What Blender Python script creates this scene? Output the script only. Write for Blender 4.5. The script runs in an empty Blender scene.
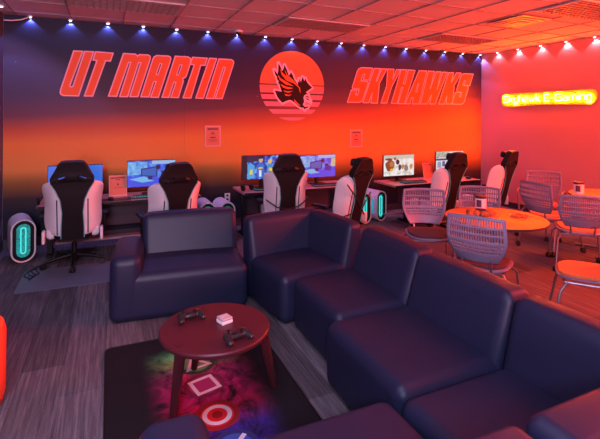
import bpy, bmesh, math, random
from mathutils import Vector, Matrix, noise
from mathutils.geometry import tessellate_polygon
random.seed(7)
SC = bpy.context.scene
COL = SC.collection
PI = math.pi
R = math.radians

# ------------------------------------------------------------------ light levels
E_PUCKB, E_PUCKR = 9.0, 5.0
NEON_COL, NEON_E = (1., .10, .005), 200.
EXPOSURE = .8
FILL_LIGHTS = [  # unseen area lights added as coloured fill; no fixtures stand there
    ('red_side_fill', (6.8, 1.6, 2.5), (3.6, 6.2, 1.5), (1., .05, .014), 180, 1.6, .5),
    ('red_up_fill', (6.3, .2, 1.3), (4.9, 3.6, 3.0), (1., .05, .015), 100, 1.4, .6),
    ('red_top_fill', (5.8, 1.4, 2.97), (3.0, 2.2, .5), (1., .07, .02), 165, .9, .5),
    ('pink_up_fill', (-.8, -1.6, 1.5), (.6, 4.5, 3.0), (1., .46, .56), 72, 1.2, .6),
    ('lilac_rear_fill', (-.9, -1.6, 2.7), (-.5, 5.4, .9), (.70, .70, 1.), 100, 1.2, .6),
    ('lilac_top_fill', (.2, 1.3, 2.97), (.3, 1.8, 0), (.68, .66, 1.), 28, 1.2, .6),
]
# ------------------------------------------------------------------ materials
def mat(name, col, rough=.5, metal=0., spec=.5, emit=None, estr=0., trans=0., alpha=1., noise_amt=0., noise_scale=20., bump=0., bump_scale=80., coat=0., sheen=0.):
    m = bpy.data.materials.new(name); m.use_nodes = True
    nt = m.node_tree; b = nt.nodes['Principled BSDF']
    b.inputs['Base Color'].default_value = (*col, 1)
    b.inputs['Roughness'].default_value = rough
    b.inputs['Metallic'].default_value = metal
    b.inputs['Specular IOR Level'].default_value = spec
    b.inputs['Coat Weight'].default_value = coat
    b.inputs['Sheen Weight'].default_value = sheen
    if trans: b.inputs['Transmission Weight'].default_value = trans
    if emit:
        b.inputs['Emission Color'].default_value = (*emit, 1)
        b.inputs['Emission Strength'].default_value = estr
    tc = None
    if noise_amt or bump:
        tc = nt.nodes.new('ShaderNodeTexCoord')
    if noise_amt:
        n = nt.nodes.new('ShaderNodeTexNoise'); n.inputs['Scale'].default_value = noise_scale; n.inputs['Detail'].default_value = 4
        nt.links.new(tc.outputs['Object'], n.inputs['Vector'])
        r = nt.nodes.new('ShaderNodeMapRange'); r.inputs[3].default_value = 1 - noise_amt; r.inputs[4].default_value = 1 + noise_amt
        nt.links.new(n.outputs['Fac'], r.inputs[0])
        mx = nt.nodes.new('ShaderNodeMix'); mx.data_type = 'RGBA'; mx.blend_type = 'MULTIPLY'; mx.inputs[0].default_value = 1
        mx.inputs[6].default_value = (*col, 1)
        nt.links.new(r.outputs[0], mx.inputs[7]); nt.links.new(mx.outputs[2], b.inputs['Base Color'])
    if bump:
        n2 = nt.nodes.new('ShaderNodeTexNoise'); n2.inputs['Scale'].default_value = bump_scale; n2.inputs['Detail'].default_value = 3
        nt.links.new(tc.outputs['Object'], n2.inputs['Vector'])
        bp = nt.nodes.new('ShaderNodeBump'); bp.inputs['Strength'].default_value = bump; bp.inputs['Distance'].default_value = .01
        nt.links.new(n2.outputs['Fac'], bp.inputs['Height']); nt.links.new(bp.outputs['Normal'], b.inputs['Normal'])
    return m

def emis(name, col, s):
    return mat(name, (0.01, .01, .01), .4, emit=col, estr=s)

def nd(nt, t, **kw):
    n = nt.nodes.new(t)
    for k, v in kw.items(): setattr(n, k, v)
    return n

def ramp(nt, stops, interp='LINEAR'):
    n = nt.nodes.new('ShaderNodeValToRGB'); cr = n.color_ramp; cr.interpolation = interp
    while len(cr.elements) < len(stops): cr.elements.new(.5)
    for e, (p, c) in zip(cr.elements, stops):
        e.position = p; e.color = (*c, 1)
    return n

def math_n(nt, op, a=None, b=None, va=None, vb=None):
    n = nt.nodes.new('ShaderNodeMath'); n.operation = op
    if a is not None: nt.links.new(a, n.inputs[0])
    if b is not None: nt.links.new(b, n.inputs[1])
    if va is not None: n.inputs[0].default_value = va
    if vb is not None: n.inputs[1].default_value = vb
    return n.outputs[0]

def mix_n(nt, f, a, b, blend='MIX'):
    n = nt.nodes.new('ShaderNodeMix'); n.data_type = 'RGBA'; n.blend_type = blend
    for s, v in ((0, f), (6, a), (7, b)):
        if hasattr(v, 'is_output'): nt.links.new(v, n.inputs[s])
        elif isinstance(v, (int, float)): n.inputs[s].default_value = v
        else: n.inputs[s].default_value = (*v, 1)
    return n.outputs[2]

# ------------------------------------------------------------------ mesh builder
class MB:
    def __init__(s): s.v = []; s.f = []; s.m = []
    def add(s, vs, fs, mi=0):
        o = len(s.v); s.v += [tuple(v) for v in vs]
        for f in fs: s.f.append([o + i for i in f]); s.m.append(mi)
        return s
    def box(s, c, d, M=None, mi=0):
        vs = [Vector((c[0] + sx*d[0]/2, c[1] + sy*d[1]/2, c[2] + sz*d[2]/2)) for sz in (-1, 1) for sy in (-1, 1) for sx in (-1, 1)]
        if M: vs = [M @ v for v in vs]
        return s.add(vs, [(0,2,3,1),(4,5,7,6),(0,1,5,4),(2,6,7,3),(0,4,6,2),(1,3,7,5)], mi)
    def rbox(s, c, d, r=.05, n=5, mid=6, bulge=(0,0,0), M=None, mi=0, fn=None):
        h = [x/2 for x in d]
        def coords(hh, rr):
            a = [-hh + rr - rr*math.tan(R(45)*(1 - i/n)) for i in range(n)]
            inner = [(-hh + rr) + (2*hh - 2*rr)*i/mid for i in range(mid + 1)]
            return a + inner + [-x for x in reversed(a)]
        rr = min(r, *[x*.98 for x in h])
        cs = [coords(h[i], rr) for i in range(3)]
        idx = {}; vs = []; fs = []
        def vid(p):
            k = tuple(round(x, 6) for x in p)
            if k not in idx:
                q = Vector(p); inn = Vector([max(-h[i]+rr, min(h[i]-rr, q[i])) for i in range(3)])
                dd = q - inn
                if dd.length > 1e-9: dd = dd.normalized()*rr
                w = inn + dd
                t = [max(0, 1 - (w[i]/h[i])**2) for i in range(3)]
                o = Vector((math.copysign(1, w.x)*bulge[0]*t[1]*t[2]*abs(w.x/h[0]), math.copysign(1, w.y)*bulge[1]*t[0]*t[2]*abs(w.y/h[1]), math.copysign(1, w.z)*bulge[2]*t[0]*t[1]*abs(w.z/h[2])))
                w = w + o
                if fn: w = fn(w)
                w = w + Vector(c)
                if M: w = M @ w
                idx[k] = len(vs); vs.append(w)
            return idx[k]
        for ax in range(3):
            a, b = (ax+1) % 3, (ax+2) % 3
            for sg in (-1, 1):
                for i in range(len(cs[a])-1):
                    for j in range(len(cs[b])-1):
                        q = []
                        for (ii, jj) in ((i,j),(i+1,j),(i+1,j+1),(i,j+1)):
                            p = [0,0,0]; p[ax] = sg*h[ax]; p[a] = cs[a][ii]; p[b] = cs[b][jj]; q.append(vid(p))
                        if sg < 0: q.reverse()
                        fs.append(q)
        return s.add(vs, fs, mi)
    def tube(s, pts, r, seg=8, mi=0, cap=True):
        pts = [Vector(p) for p in pts]; n = len(pts); rs = r if isinstance(r, (list, tuple)) else [r]*n
        vs = []; fs = []; up = None
        for i, p in enumerate(pts):
            t = (pts[min(i+1, n-1)] - pts[max(i-1, 0)]).normalized()
            if up is None:
                up = Vector((0,0,1)) if abs(t.z) < .9 else Vector((1,0,0))
            a = t.cross(up)
            if a.length < 1e-6: a = t.cross(Vector((0,1,0)))
            a.normalize(); b = a.cross(t).normalized(); up = b
            for k in range(seg):
                an = 2*PI*k/seg; vs.append(p + (a*math.cos(an) + b*math.sin(an))*rs[i])
        for i in range(n-1):
            for k in range(seg):
                k2 = (k+1) % seg
                fs.append((i*seg+k, i*seg+k2, (i+1)*seg+k2, (i+1)*seg+k))
        if cap:
            fs.append(tuple(reversed(range(seg)))); fs.append(tuple((n-1)*seg+k for k in range(seg)))
        fs = [tuple(reversed(f)) for f in fs]
        return s.add(vs, fs, mi)
    def lathe(s, prof, c=(0,0,0), seg=32, mi=0, M=None):
        vs = []; fs = []; n = len(prof)
        for (r, z) in prof:
            for k in range(seg):
                a = 2*PI*k/seg; v = Vector((c[0] + r*math.cos(a), c[1] + r*math.sin(a), c[2] + z)); vs.append(M @ v if M else v)
        for i in range(n-1):
            for k in range(seg):
                k2 = (k+1) % seg; fs.append((i*seg+k, i*seg+k2, (i+1)*seg+k2, (i+1)*seg+k))
        if prof[0][0] > 1e-6: fs.append(tuple(reversed(range(seg))))
        if prof[-1][0] > 1e-6: fs.append(tuple((n-1)*seg+k for k in range(seg)))
        return s.add(vs, fs, mi)
    def cyl(s, c, r, h, seg=24, mi=0, M=None): return s.lathe([(r, 0), (r, h)], c, seg, mi, M)
    def ball(s, c, rad, seg=16, rings=10, mi=0, M=None):
        vs = []; fs = []
        for i in range(rings+1):
            t = PI*i/rings
            for k in range(seg):
                a = 2*PI*k/seg; v = Vector((c[0]+rad[0]*math.sin(t)*math.cos(a), c[1]+rad[1]*math.sin(t)*math.sin(a), c[2]-rad[2]*math.cos(t))); vs.append(M @ v if M else v)
        for i in range(rings):
            for k in range(seg):
                k2 = (k+1) % seg; fs.append((i*seg+k, i*seg+k2, (i+1)*seg+k2, (i+1)*seg+k))
        return s.add(vs, fs, mi)
    def prism(s, outer, T, t=.01, holes=(), mi=0, back=True):
        """outer: 2D polygon; T(x, y, d) -> point, d = 0 front .. t back"""
        loops = [outer] + list(holes)
        flat = [p for l in loops for p in l]
        tri = tessellate_polygon([[Vector((p[0], p[1], 0)) for p in l] for l in loops])
        n = len(flat)
        vs = [T(p[0], p[1], 0) for p in flat] + [T(p[0], p[1], t) for p in flat]
        fs = []
        for a, b, c in tri:
            A, B, C2 = flat[a], flat[b], flat[c]
            ar = (B[0]-A[0])*(C2[1]-A[1]) - (B[1]-A[1])*(C2[0]-A[0])
            f = (a, b, c) if ar > 0 else (a, c, b)
            fs.append(f)
            if back: fs.append(tuple(n + i for i in reversed(f)))
        o = 0
        for li, l in enumerate(loops):
            ar = sum(l[i-1][0]*l[i][1] - l[i][0]*l[i-1][1] for i in range(len(l)))
            ccw = ar > 0
            if li > 0: ccw = not ccw
            for i in range(len(l)):
                a, b = o+i, o+(i+1) % len(l)
                f = (a, n+a, n+b, b)
                fs.append(f if ccw else tuple(reversed(f)))
            o += len(l)
        return s.add(vs, fs, mi)
    def build(s, name, mats, parent=None, smooth=38, bevel=0., bseg=2, solid=0., fix=False):
        me = bpy.data.meshes.new(name); me.from_pydata([tuple(v) for v in s.v], [], s.f)
        if not isinstance(mats, (list, tuple)): mats = [mats]
        for m in mats: me.materials.append(m)
        me.polygons.foreach_set('material_index', s.m)
        if fix:
            bm = bmesh.new(); bm.from_mesh(me); bmesh.ops.remove_doubles(bm, verts=bm.verts, dist=1e-5)
            bmesh.ops.recalc_face_normals(bm, faces=bm.faces); bm.to_mesh(me); bm.free()
        if smooth:
            me.polygons.foreach_set('use_smooth', [True]*len(me.polygons)); me.set_sharp_from_angle(angle=R(smooth))
        me.update()
        o = bpy.data.objects.new(name, me); COL.objects.link(o)
        if parent: o.parent = parent
        if solid:
            md = o.modifiers.new('solid', 'SOLIDIFY'); md.thickness = solid; md.offset = 0
        if bevel:
            md = o.modifiers.new('bevel', 'BEVEL'); md.width = bevel; md.segments = bseg; md.limit_method = 'ANGLE'; md.angle_limit = R(40)
        return o

def tag(o, label, cat, group=None, kind=None):
    o['label'] = label; o['category'] = cat
    if group: o['group'] = group
    if kind: o['kind'] = kind
    return o
def struct(o): o['kind'] = 'structure'; return o
def thing(name, label, cat, loc=(0,0,0), rz=0., group=None):
    o = bpy.data.objects.new(name, None); COL.objects.link(o); o.empty_display_size = .1
    o.location = loc; o.rotation_euler = (0, 0, rz)
    return tag(o, label, cat, group)
def copy_tree(o, parent=None):
    c = o.copy(); COL.objects.link(c); c.parent = parent
    for ch in o.children: copy_tree(ch, c)
    return c
def fdir(fx, fy): return math.atan2(-fx, fy)     # rotation that turns local +Y to (fx, fy)

# ------------------------------------------------------------------ palette
M = dict(
    sofa=mat('sofa_vinyl', (.0125, .016, .046), .46, spec=.32, bump=.08, bump_scale=9, noise_amt=.06, noise_scale=4),
    seam=mat('sofa_seam', (.02, .018, .045), .5),
    black=mat('black_plastic', (.006, .006, .007), .38, spec=.35),
    blackleather=mat('black_leatherette', (.006, .005, .007), .5, spec=.3, bump=.12, bump_scale=60),
    whiteleather=mat('white_leatherette', (.72, .66, .70), .42, bump=.08, bump_scale=50),
    whiteplastic=mat('white_plastic', (.70, .64, .70), .35),
    strap=mat('black_strap', (.01, .01, .01), .7),
    teal=mat('teal_piping', (.12, .42, .44), .4),
    shell=mat('mesh_chair_shell', (.23, .19, .31), .45),
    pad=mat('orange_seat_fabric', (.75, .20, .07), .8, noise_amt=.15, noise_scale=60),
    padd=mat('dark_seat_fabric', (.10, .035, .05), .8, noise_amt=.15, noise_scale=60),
    steel=mat('grey_painted_steel', (.26, .22, .28), .35, metal=.6),
    chrome=mat('polished_metal', (.7, .7, .72), .18, metal=1.),
    rubber=mat('black_rubber', (.01, .01, .012), .6),
    desk=mat('desk_laminate', (.42, .20, .17), .38, noise_amt=.1, noise_scale=8),
    deskdark=mat('desk_dark_panel', (.02, .016, .03), .5),
    tableorange=mat('orange_maple_laminate', (.85, .30, .045), .42, spec=.3, noise_amt=.08, noise_scale=6),
    tableedge=mat('dark_table_edge', (.05, .025, .03), .4),
    redwood=mat('red_stained_wood', (.075, .012, .020), .36, spec=.35, noise_amt=.12, noise_scale=7),
    redwooddark=mat('dark_red_stained_wood', (.06, .010, .014), .4, noise_amt=.12, noise_scale=9),
    paper=mat('printed_paper', (.58, .17, .10), .6),
    acrylic=mat('pink_acrylic', (.62, .34, .36), .3),
    ink=mat('dark_ink', (.09, .03, .08), .6),
    bezel=mat('monitor_bezel', (.01, .01, .012), .3),
    white=mat('white_enamel', (.75, .72, .74), .4),
    pouf=mat('orange_pouf_fabric', (.95, .10, .03), .7, noise_amt=.08, noise_scale=40),
    cable=mat('black_cable', (.012, .011, .014), .5),
    wcable=mat('white_cable', (.7, .66, .72), .5),
    brown=mat('orange_brown_cloth', (.36, .12, .05), .8, noise_amt=.4, noise_scale=30),
    darkcloth=mat('dark_cloth', (.03, .012, .025), .7),
)
def speckle(name, base, hot, s):
    m = bpy.data.materials.new(name); m.use_nodes = True; nt = m.node_tree; b = nt.nodes['Principled BSDF']
    tc = nd(nt, 'ShaderNodeTexCoord'); v = nd(nt, 'ShaderNodeTexNoise'); v.inputs['Scale'].default_value = 90
    nt.links.new(tc.outputs['Object'], v.inputs['Vector'])
    r = ramp(nt, [(.38, base), (.62, hot)]); nt.links.new(v.outputs['Fac'], r.inputs[0])
    b.inputs['Base Color'].default_value = (.02, .05, .05, 1)
    nt.links.new(r.outputs[0], b.inputs['Emission Color']); b.inputs['Emission Strength'].default_value = s
    return m
M['pcglow'] = speckle('teal_pc_fan_glow', (.0, .05, .06), (.01, .42, .42), .5)
M['pcring'] = emis('teal_pc_light_loop', (.05, .85, .78), .6)
M['pcwin'] = emis('blue_pc_window_glow', (.02, .45, .75), .4)
M['keyglow'] = emis('cyan_key_glow', (.05, .7, .75), .4)

# ------------------------------------------------------------------ room
X0, X1, Y0, Y1, H = -1.23, 7.0, -3.0, 6.6, 3.0

def carpet():
    m = bpy.data.materials.new('carpet_planks'); m.use_nodes = True; nt = m.node_tree; b = nt.nodes['Principled BSDF']
    tc = nd(nt, 'ShaderNodeTexCoord')
    mp = nd(nt, 'ShaderNodeMapping'); mp.inputs['Rotation'].default_value = (0, 0, R(90)); nt.links.new(tc.outputs['Object'], mp.inputs['Vector'])
    br = nd(nt, 'ShaderNodeTexBrick'); br.offset = .37; br.offset_frequency = 2
    br.inputs['Scale'].default_value = 1; br.inputs['Mortar Size'].default_value = .0015; br.inputs['Brick Width'].default_value = 1.0; br.inputs['Row Height'].default_value = .26
    br.inputs['Color1'].default_value = (.62, .60, .62, 1); br.inputs['Color2'].default_value = (1.2, 1.18, 1.22, 1); br.inputs['Mortar'].default_value = (.5, .5, .5, 1)
    nt.links.new(mp.outputs['Vector'], br.inputs['Vector'])
    ms = nd(nt, 'ShaderNodeMapping'); ms.inputs['Scale'].default_value = (55, 2.2, 1); nt.links.new(tc.outputs['Object'], ms.inputs['Vector'])
    n1 = nd(nt, 'ShaderNodeTexNoise'); n1.inputs['Scale'].default_value = 1; n1.inputs['Detail'].default_value = 5; n1.inputs['Roughness'].default_value = .65
    nt.links.new(ms.outputs['Vector'], n1.inputs['Vector'])
    r1 = ramp(nt, [(.30, (.055, .047, .056)), (.5, (.105, .092, .108)), (.70, (.185, .165, .19))]); nt.links.new(n1.outputs['Fac'], r1.inputs[0])
    n2 = nd(nt, 'ShaderNodeTexNoise'); n2.inputs['Scale'].default_value = 160; nt.links.new(tc.outputs['Object'], n2.inputs['Vector'])
    r2 = ramp(nt, [(.3, (.75, .75, .75)), (.7, (1.2, 1.2, 1.2))]); nt.links.new(n2.outputs['Fac'], r2.inputs[0])
    c = mix_n(nt, 1., r1.outputs[0], br.outputs['Color'], 'MULTIPLY'); c = mix_n(nt, 1., c, r2.outputs[0], 'MULTIPLY')
    nt.links.new(c, b.inputs['Base Color']); b.inputs['Roughness'].default_value = .85; b.inputs['Specular IOR Level'].default_value = .25
    bp = nd(nt, 'ShaderNodeBump'); bp.inputs['Strength'].default_value = .35; bp.inputs['Distance'].default_value = .006
    nt.links.new(n1.outputs['Fac'], bp.inputs['Height']); nt.links.new(bp.outputs['Normal'], b.inputs['Normal'])
    return m
struct(MB().box(((X0+X1)/2, (Y0+Y1)/2, -.05), (X1-X0+.3, Y1-Y0+.3, .1)).build('floor', carpet(), smooth=0))

tile = mat('ceiling_tile', (.74, .66, .68), .9, bump=.25, bump_scale=150, noise_amt=.05, noise_scale=3)
tbar = mat('ceiling_grid_bar', (.30, .24, .27), .6)
GX = [-.45 + .636*k for k in range(-1, 12)]
GY = [5.73 - .62*k for k in range(-1, 14)]
c = MB().box(((X0+X1)/2, (Y0+Y1)/2, H+.06), (X1-X0+.3, Y1-Y0+.3, .1))
for x in GX:
    if X0 < x < X1: c.box((x, (Y0+Y1)/2, H+.006), (.014, Y1-Y0, .014), mi=1)
for y in GY:
    if Y0 < y < Y1: c.box(((X0+X1)/2, y, H+.0055), (X1-X0, .014, .014), mi=1)
struct(c.build('ceiling', [tile, tbar], smooth=0))

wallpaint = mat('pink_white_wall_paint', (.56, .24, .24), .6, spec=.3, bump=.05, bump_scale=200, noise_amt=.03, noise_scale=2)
wallleft = mat('dark_blue_wall_paint', (.06, .06, .10), .5)
hexline = mat('left_wall_line', (.22, .20, .30), .5)
wallplain = mat('grey_wall_paint', (.35, .32, .36), .6)
struct(MB().box(((X0+X1)/2, Y1+.06, H/2), (X1-X0+.3, .1, H)).build('wall_back', wallplain, smooth=0))
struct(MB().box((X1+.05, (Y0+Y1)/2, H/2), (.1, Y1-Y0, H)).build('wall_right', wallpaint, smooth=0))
struct(MB().box(((X0+X1)/2, Y0-.05, H/2), (X1-X0+.3, .1, H)).build('wall_front', wallplain, smooth=0))
w = MB().box((X0-.05, (Y0+Y1)/2, H/2), (.1, Y1-Y0, H))
for k in range(9):       # slanted line pattern printed on the left wall
    for sg in (-1, 1):
        y0 = 6.5 - k*.32; w.box((X0+.0005, 0, 0), (.003, .012, .37), Matrix.Translation((0, y0-.08*sg, .35+.3*(k % 4))) @ Matrix.Rotation(R(32*sg), 4, 'X'), mi=1)
struct(w.build('wall_left', [wallleft, hexline], smooth=0))
bb = mat('dark_baseboard', (.03, .026, .04), .5)
struct(MB().box(((X0+X1)/2, Y1-.026, .055), (X1-X0-.03, .014, .11)).build('baseboard_back', bb, smooth=0))
struct(MB().box((X1-.008, (Y0+Y1)/2, .055), (.014, Y1-Y0-.06, .11)).build('baseboard_right', bb, smooth=0))
struct(MB().box((X0+.008, (Y0+Y1)/2, .055), (.014, Y1-Y0-.06, .11)).build('baseboard_left', bb, smooth=0))

# ------------------------------------------------------------------ mural
def mural_mat():
    m = bpy.data.materials.new('sunset_mural_print'); m.use_nodes = True; nt = m.node_tree; b = nt.nodes['Principled BSDF']
    tc = nd(nt, 'ShaderNodeTexCoord'); sp = nd(nt, 'ShaderNodeSeparateXYZ'); nt.links.new(tc.outputs['Object'], sp.inputs[0])
    x, z = sp.outputs[0], sp.outputs[2]
    n = nd(nt, 'ShaderNodeTexNoise'); n.inputs['Scale'].default_value = .8; n.inputs['Detail'].default_value = 2; nt.links.new(tc.outputs['Object'], n.inputs['Vector'])
    hi = nd(nt, 'ShaderNodeMapRange'); hi.inputs[1].default_value = .9; hi.inputs[2].default_value = 1.9; nt.links.new(z, hi.inputs[0])
    tilt = math_n(nt, 'MULTIPLY', math_n(nt, 'MULTIPLY', x, vb=-.055), hi.outputs[0])
    wob = math_n(nt, 'MULTIPLY', n.outputs['Fac'], vb=.10)
    ze = math_n(nt, 'ADD', z, math_n(nt, 'ADD', tilt, wob))
    f = math_n(nt, 'DIVIDE', ze, vb=3.)
    r = ramp(nt, [(.16, (.012, .012, .03)), (.22, (.045, .025, .03)), (.285, (.30, .11, .03)), (.35, (.60, .26, .06)), (.47, (.62, .21, .045)), (.53, (.44, .10, .045)),
                  (.60, (.13, .042, .065)), (.70, (.045, .024, .058)), (.9, (.016, .015, .045))])
    nt.links.new(f, r.inputs[0])
    # pale blue sweep in the upper left
    dx = math_n(nt, 'ADD', x, vb=2.6); dz = math_n(nt, 'ADD', z, vb=-.25)
    d = math_n(nt, 'SQRT', math_n(nt, 'ADD', math_n(nt, 'POWER', math_n(nt, 'MULTIPLY', dx, vb=.85), vb=2.), math_n(nt, 'POWER', dz, vb=2.)))
    mr = nd(nt, 'ShaderNodeMapRange'); mr.interpolation_type = 'SMOOTHSTEP'; mr.inputs[1].default_value = 2.85; mr.inputs[2].default_value = 2.62; nt.links.new(d, mr.inputs[0])
    mr2 = nd(nt, 'ShaderNodeMapRange'); mr2.inputs[1].default_value = 1.55; mr2.inputs[2].default_value = 2.6; nt.links.new(z, mr2.inputs[0])
    mf = math_n(nt, 'MULTIPLY', math_n(nt, 'MULTIPLY', mr.outputs[0], mr2.outputs[0]), vb=.55)
    col = mix_n(nt, mf, r.outputs[0], (.11, .13, .30))
    vo = nd(nt, 'ShaderNodeTexVoronoi'); vo.inputs['Scale'].default_value = 3.2; nt.links.new(tc.outputs['Object'], vo.inputs['Vector'])
    st = ramp(nt, [(.0, (1, 1, 1)), (.045, (0, 0, 0))]); nt.links.new(vo.outputs['Distance'], st.inputs[0])
    gate = nd(nt, 'ShaderNodeMapRange'); gate.inputs[1].default_value = 1.75; gate.inputs[2].default_value = 2.0; nt.links.new(z, gate.inputs[0])
    sf = math_n(nt, 'MULTIPLY', math_n(nt, 'MULTIPLY', st.outputs[0], gate.outputs[0]), vb=.5)
    col = mix_n(nt, sf, col, (.75, .65, .8))
    nt.links.new(col, b.inputs['Base Color']); b.inputs['Roughness'].default_value = .5; b.inputs['Specular IOR Level'].default_value = .2
    return m
YM = 6.59
mural = thing('wall_mural', 'full-wall dark blue to orange sunset mural with slanted team lettering and hawk emblem', 'mural', (0, YM, 0))
mb = MB()
for a, b_ in ((X0+.005, 1.04), (1.042, 3.02), (3.022, 4.9), (4.902, X1-.005)):
    mb.box(((a+b_)/2, .004, H/2), (b_-a, .006, H-.004))
mb.build('printed_panel', mural_mat(), mural, smooth=0)
GL = {"UT":[[[[-0.428,2.582],[-0.319,2.584],[-0.473,2.113],[-0.467,2.097],[-0.444,2.096],[-0.432,2.111],[-0.296,2.584],[-0.186,2.587],[-0.367,1.975],[-0.55,1.975],[-0.578,1.992],[-0.586,2.014],[-0.58,2.056]],[]],[[[-0.161,2.589],[0.061,2.583],[0.026,2.47],[-0.035,2.472],[-0.195,1.976],[-0.296,1.975],[-0.143,2.469],[-0.193,2.472]],[]],[[[0.195,2.587],[0.352,2.588],[0.381,2.564],[0.407,2.585],[0.525,2.587],[0.551,2.571],[0.555,2.543],[0.544,2.499],[0.388,1.982],[0.282,1.98],[0.426,2.469],[0.396,2.471],[0.252,1.979],[0.148,1.978],[0.291,2.465],[0.262,2.466],[0.109,1.981],[0.004,1.981]],[]],[[[0.642,2.586],[0.799,2.59],[0.834,2.576],[0.842,2.548],[0.83,2.504],[0.668,1.979],[0.562,1.978],[0.636,2.207],[0.602,2.205],[0.536,1.982],[0.428,1.981],[0.589,2.53],[0.608,2.566]],[[[0.688,2.474],[0.715,2.469],[0.662,2.307],[0.636,2.312]]]],[[[0.903,2.593],[1.088,2.594],[1.124,2.576],[1.132,2.545],[1.12,2.487],[1.069,2.317],[1.049,2.284],[1.01,2.266],[1.022,2.234],[1.014,2.197],[0.952,1.982],[0.843,1.982],[0.915,2.203],[0.884,2.208],[0.815,1.981],[0.719,1.981]],[[[0.973,2.469],[1.003,2.467],[0.95,2.316],[0.923,2.319]]]],[[[1.156,2.592],[1.377,2.591],[1.341,2.479],[1.279,2.481],[1.135,1.98],[1.019,1.979],[1.181,2.48],[1.12,2.483]],[]],[[[1.409,2.593],[1.52,2.593],[1.319,1.98],[1.206,1.98]],[]],[[[1.556,2.591],[1.749,2.592],[1.782,2.574],[1.789,2.545],[1.778,2.502],[1.609,1.98],[1.5,1.98],[1.655,2.463],[1.627,2.466],[1.475,1.979],[1.36,1.979]],[]]],"SK":[[[[4.133,2.589],[4.354,2.59],[4.276,2.372],[4.154,2.372],[4.187,2.465],[4.153,2.47],[4.11,2.353],[4.247,2.346],[4.262,2.322],[4.252,2.288],[4.149,2.028],[4.118,1.984],[4.065,1.966],[3.831,1.966],[3.912,2.186],[4.027,2.185],[3.999,2.101],[4.04,2.098],[4.07,2.203],[3.948,2.209],[3.929,2.227],[3.938,2.256],[4.032,2.522],[4.065,2.567]],[]],[[[4.387,2.587],[4.52,2.59],[4.426,2.361],[4.446,2.362],[4.545,2.587],[4.657,2.588],[4.499,2.322],[4.459,1.961],[4.319,1.963],[4.345,2.138],[4.274,1.966],[4.149,1.966]],[]],[[[4.678,2.589],[4.82,2.592],[4.793,2.401],[4.875,2.59],[4.965,2.59],[4.763,2.256],[4.662,1.969],[4.534,1.966],[4.655,2.274]],[]],[[[4.979,2.595],[5.113,2.596],[5.03,2.334],[5.069,2.335],[5.144,2.595],[5.3,2.595],[5.057,1.961],[4.911,1.961],[5.024,2.264],[4.988,2.263],[4.893,1.963],[4.762,1.963]],[]],[[[5.397,2.595],[5.579,2.596],[5.399,1.962],[5.236,1.961],[5.266,2.08],[5.222,2.079],[5.183,1.961],[5.075,1.961]],[[[5.37,2.353],[5.389,2.352],[5.346,2.188],[5.315,2.187]]]],[[[5.617,2.595],[5.767,2.597],[5.665,2.261],[5.813,2.594],[5.932,2.595],[5.832,2.248],[5.972,2.591],[6.086,2.594],[5.785,1.968],[5.655,1.966],[5.699,2.147],[5.593,1.965],[5.43,1.962]],[]],[[[6.12,2.59],[6.25,2.594],[6.19,2.401],[6.319,2.594],[6.444,2.595],[6.262,2.341],[6.227,1.976],[6.064,1.973],[6.077,2.13],[6.017,1.969],[5.877,1.967]],[]],[[[6.528,2.591],[6.763,2.59],[6.672,2.355],[6.523,2.355],[6.561,2.45],[6.526,2.451],[6.488,2.364],[6.615,2.347],[6.637,2.316],[6.616,2.251],[6.533,2.029],[6.505,1.994],[6.456,1.974],[6.207,1.973],[6.298,2.202],[6.436,2.211],[6.406,2.125],[6.434,2.123],[6.468,2.209],[6.356,2.217],[6.328,2.248],[6.342,2.29],[6.437,2.533],[6.472,2.572]],[]]],"HB":[[2.472,2.135],[2.596,2.117],[2.572,2.183],[2.557,2.232],[2.528,2.266],[2.547,2.276],[2.509,2.328],[2.518,2.344],[2.48,2.398],[2.458,2.475],[2.522,2.4],[2.534,2.463],[2.536,2.584],[2.579,2.51],[2.599,2.453],[2.627,2.494],[2.641,2.558],[2.686,2.479],[2.72,2.386],[2.74,2.405],[2.759,2.447],[2.794,2.389],[2.819,2.323],[2.864,2.265],[2.884,2.239],[2.883,2.302],[2.908,2.28],[2.903,2.349],[2.938,2.286],[2.973,2.379],[3.003,2.302],[3.023,2.354],[3.049,2.295],[3.085,2.255],[3.149,2.197],[3.09,2.161],[3.035,2.12],[3.081,2.075],[3.035,2.056],[2.995,2.013],[3.001,1.952],[2.976,1.912],[3.016,1.872],[3.082,1.886],[3.067,1.859],[3.027,1.849],[3.012,1.821],[2.991,1.858],[2.941,1.861],[2.881,1.897],[2.824,1.942],[2.782,1.972],[2.738,1.985],[2.665,1.961],[2.612,1.933],[2.563,1.977],[2.52,2.032]],"HS":[[[2.56,2.502],[2.594,2.443],[2.699,2.352],[2.797,2.265],[2.682,2.299],[2.594,2.392]],[[2.637,2.499],[2.686,2.407],[2.797,2.317],[2.924,2.19],[2.93,2.094],[2.899,2.194],[2.785,2.276],[2.686,2.362]],[[2.518,2.4],[2.578,2.335],[2.699,2.273],[2.81,2.213],[2.663,2.238],[2.561,2.308]],[[2.571,2.246],[2.663,2.204],[2.805,2.179],[2.712,2.16],[2.615,2.189]],[[2.627,2.14],[2.7,2.124],[2.805,2.136],[2.717,2.104],[2.652,2.114]],[[2.645,2.082],[2.713,2.066],[2.781,2.081],[2.725,2.048],[2.671,2.051]],[[2.816,2.0],[2.866,1.949],[2.941,1.889],[2.876,1.911],[2.826,1.955]]],"HF":[[2.995,2.055],[3.03,2.083],[3.076,2.08],[3.122,2.039],[3.153,1.971],[3.143,1.924],[3.123,1.896],[3.102,1.937],[3.056,1.95],[3.011,1.972],[2.99,2.009]],"HE":[[[3.025,2.028],[3.066,2.015],[3.102,1.988],[3.056,1.992]],[[3.005,2.05],[3.066,2.056],[3.112,2.021],[3.066,2.033]]]}
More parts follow.
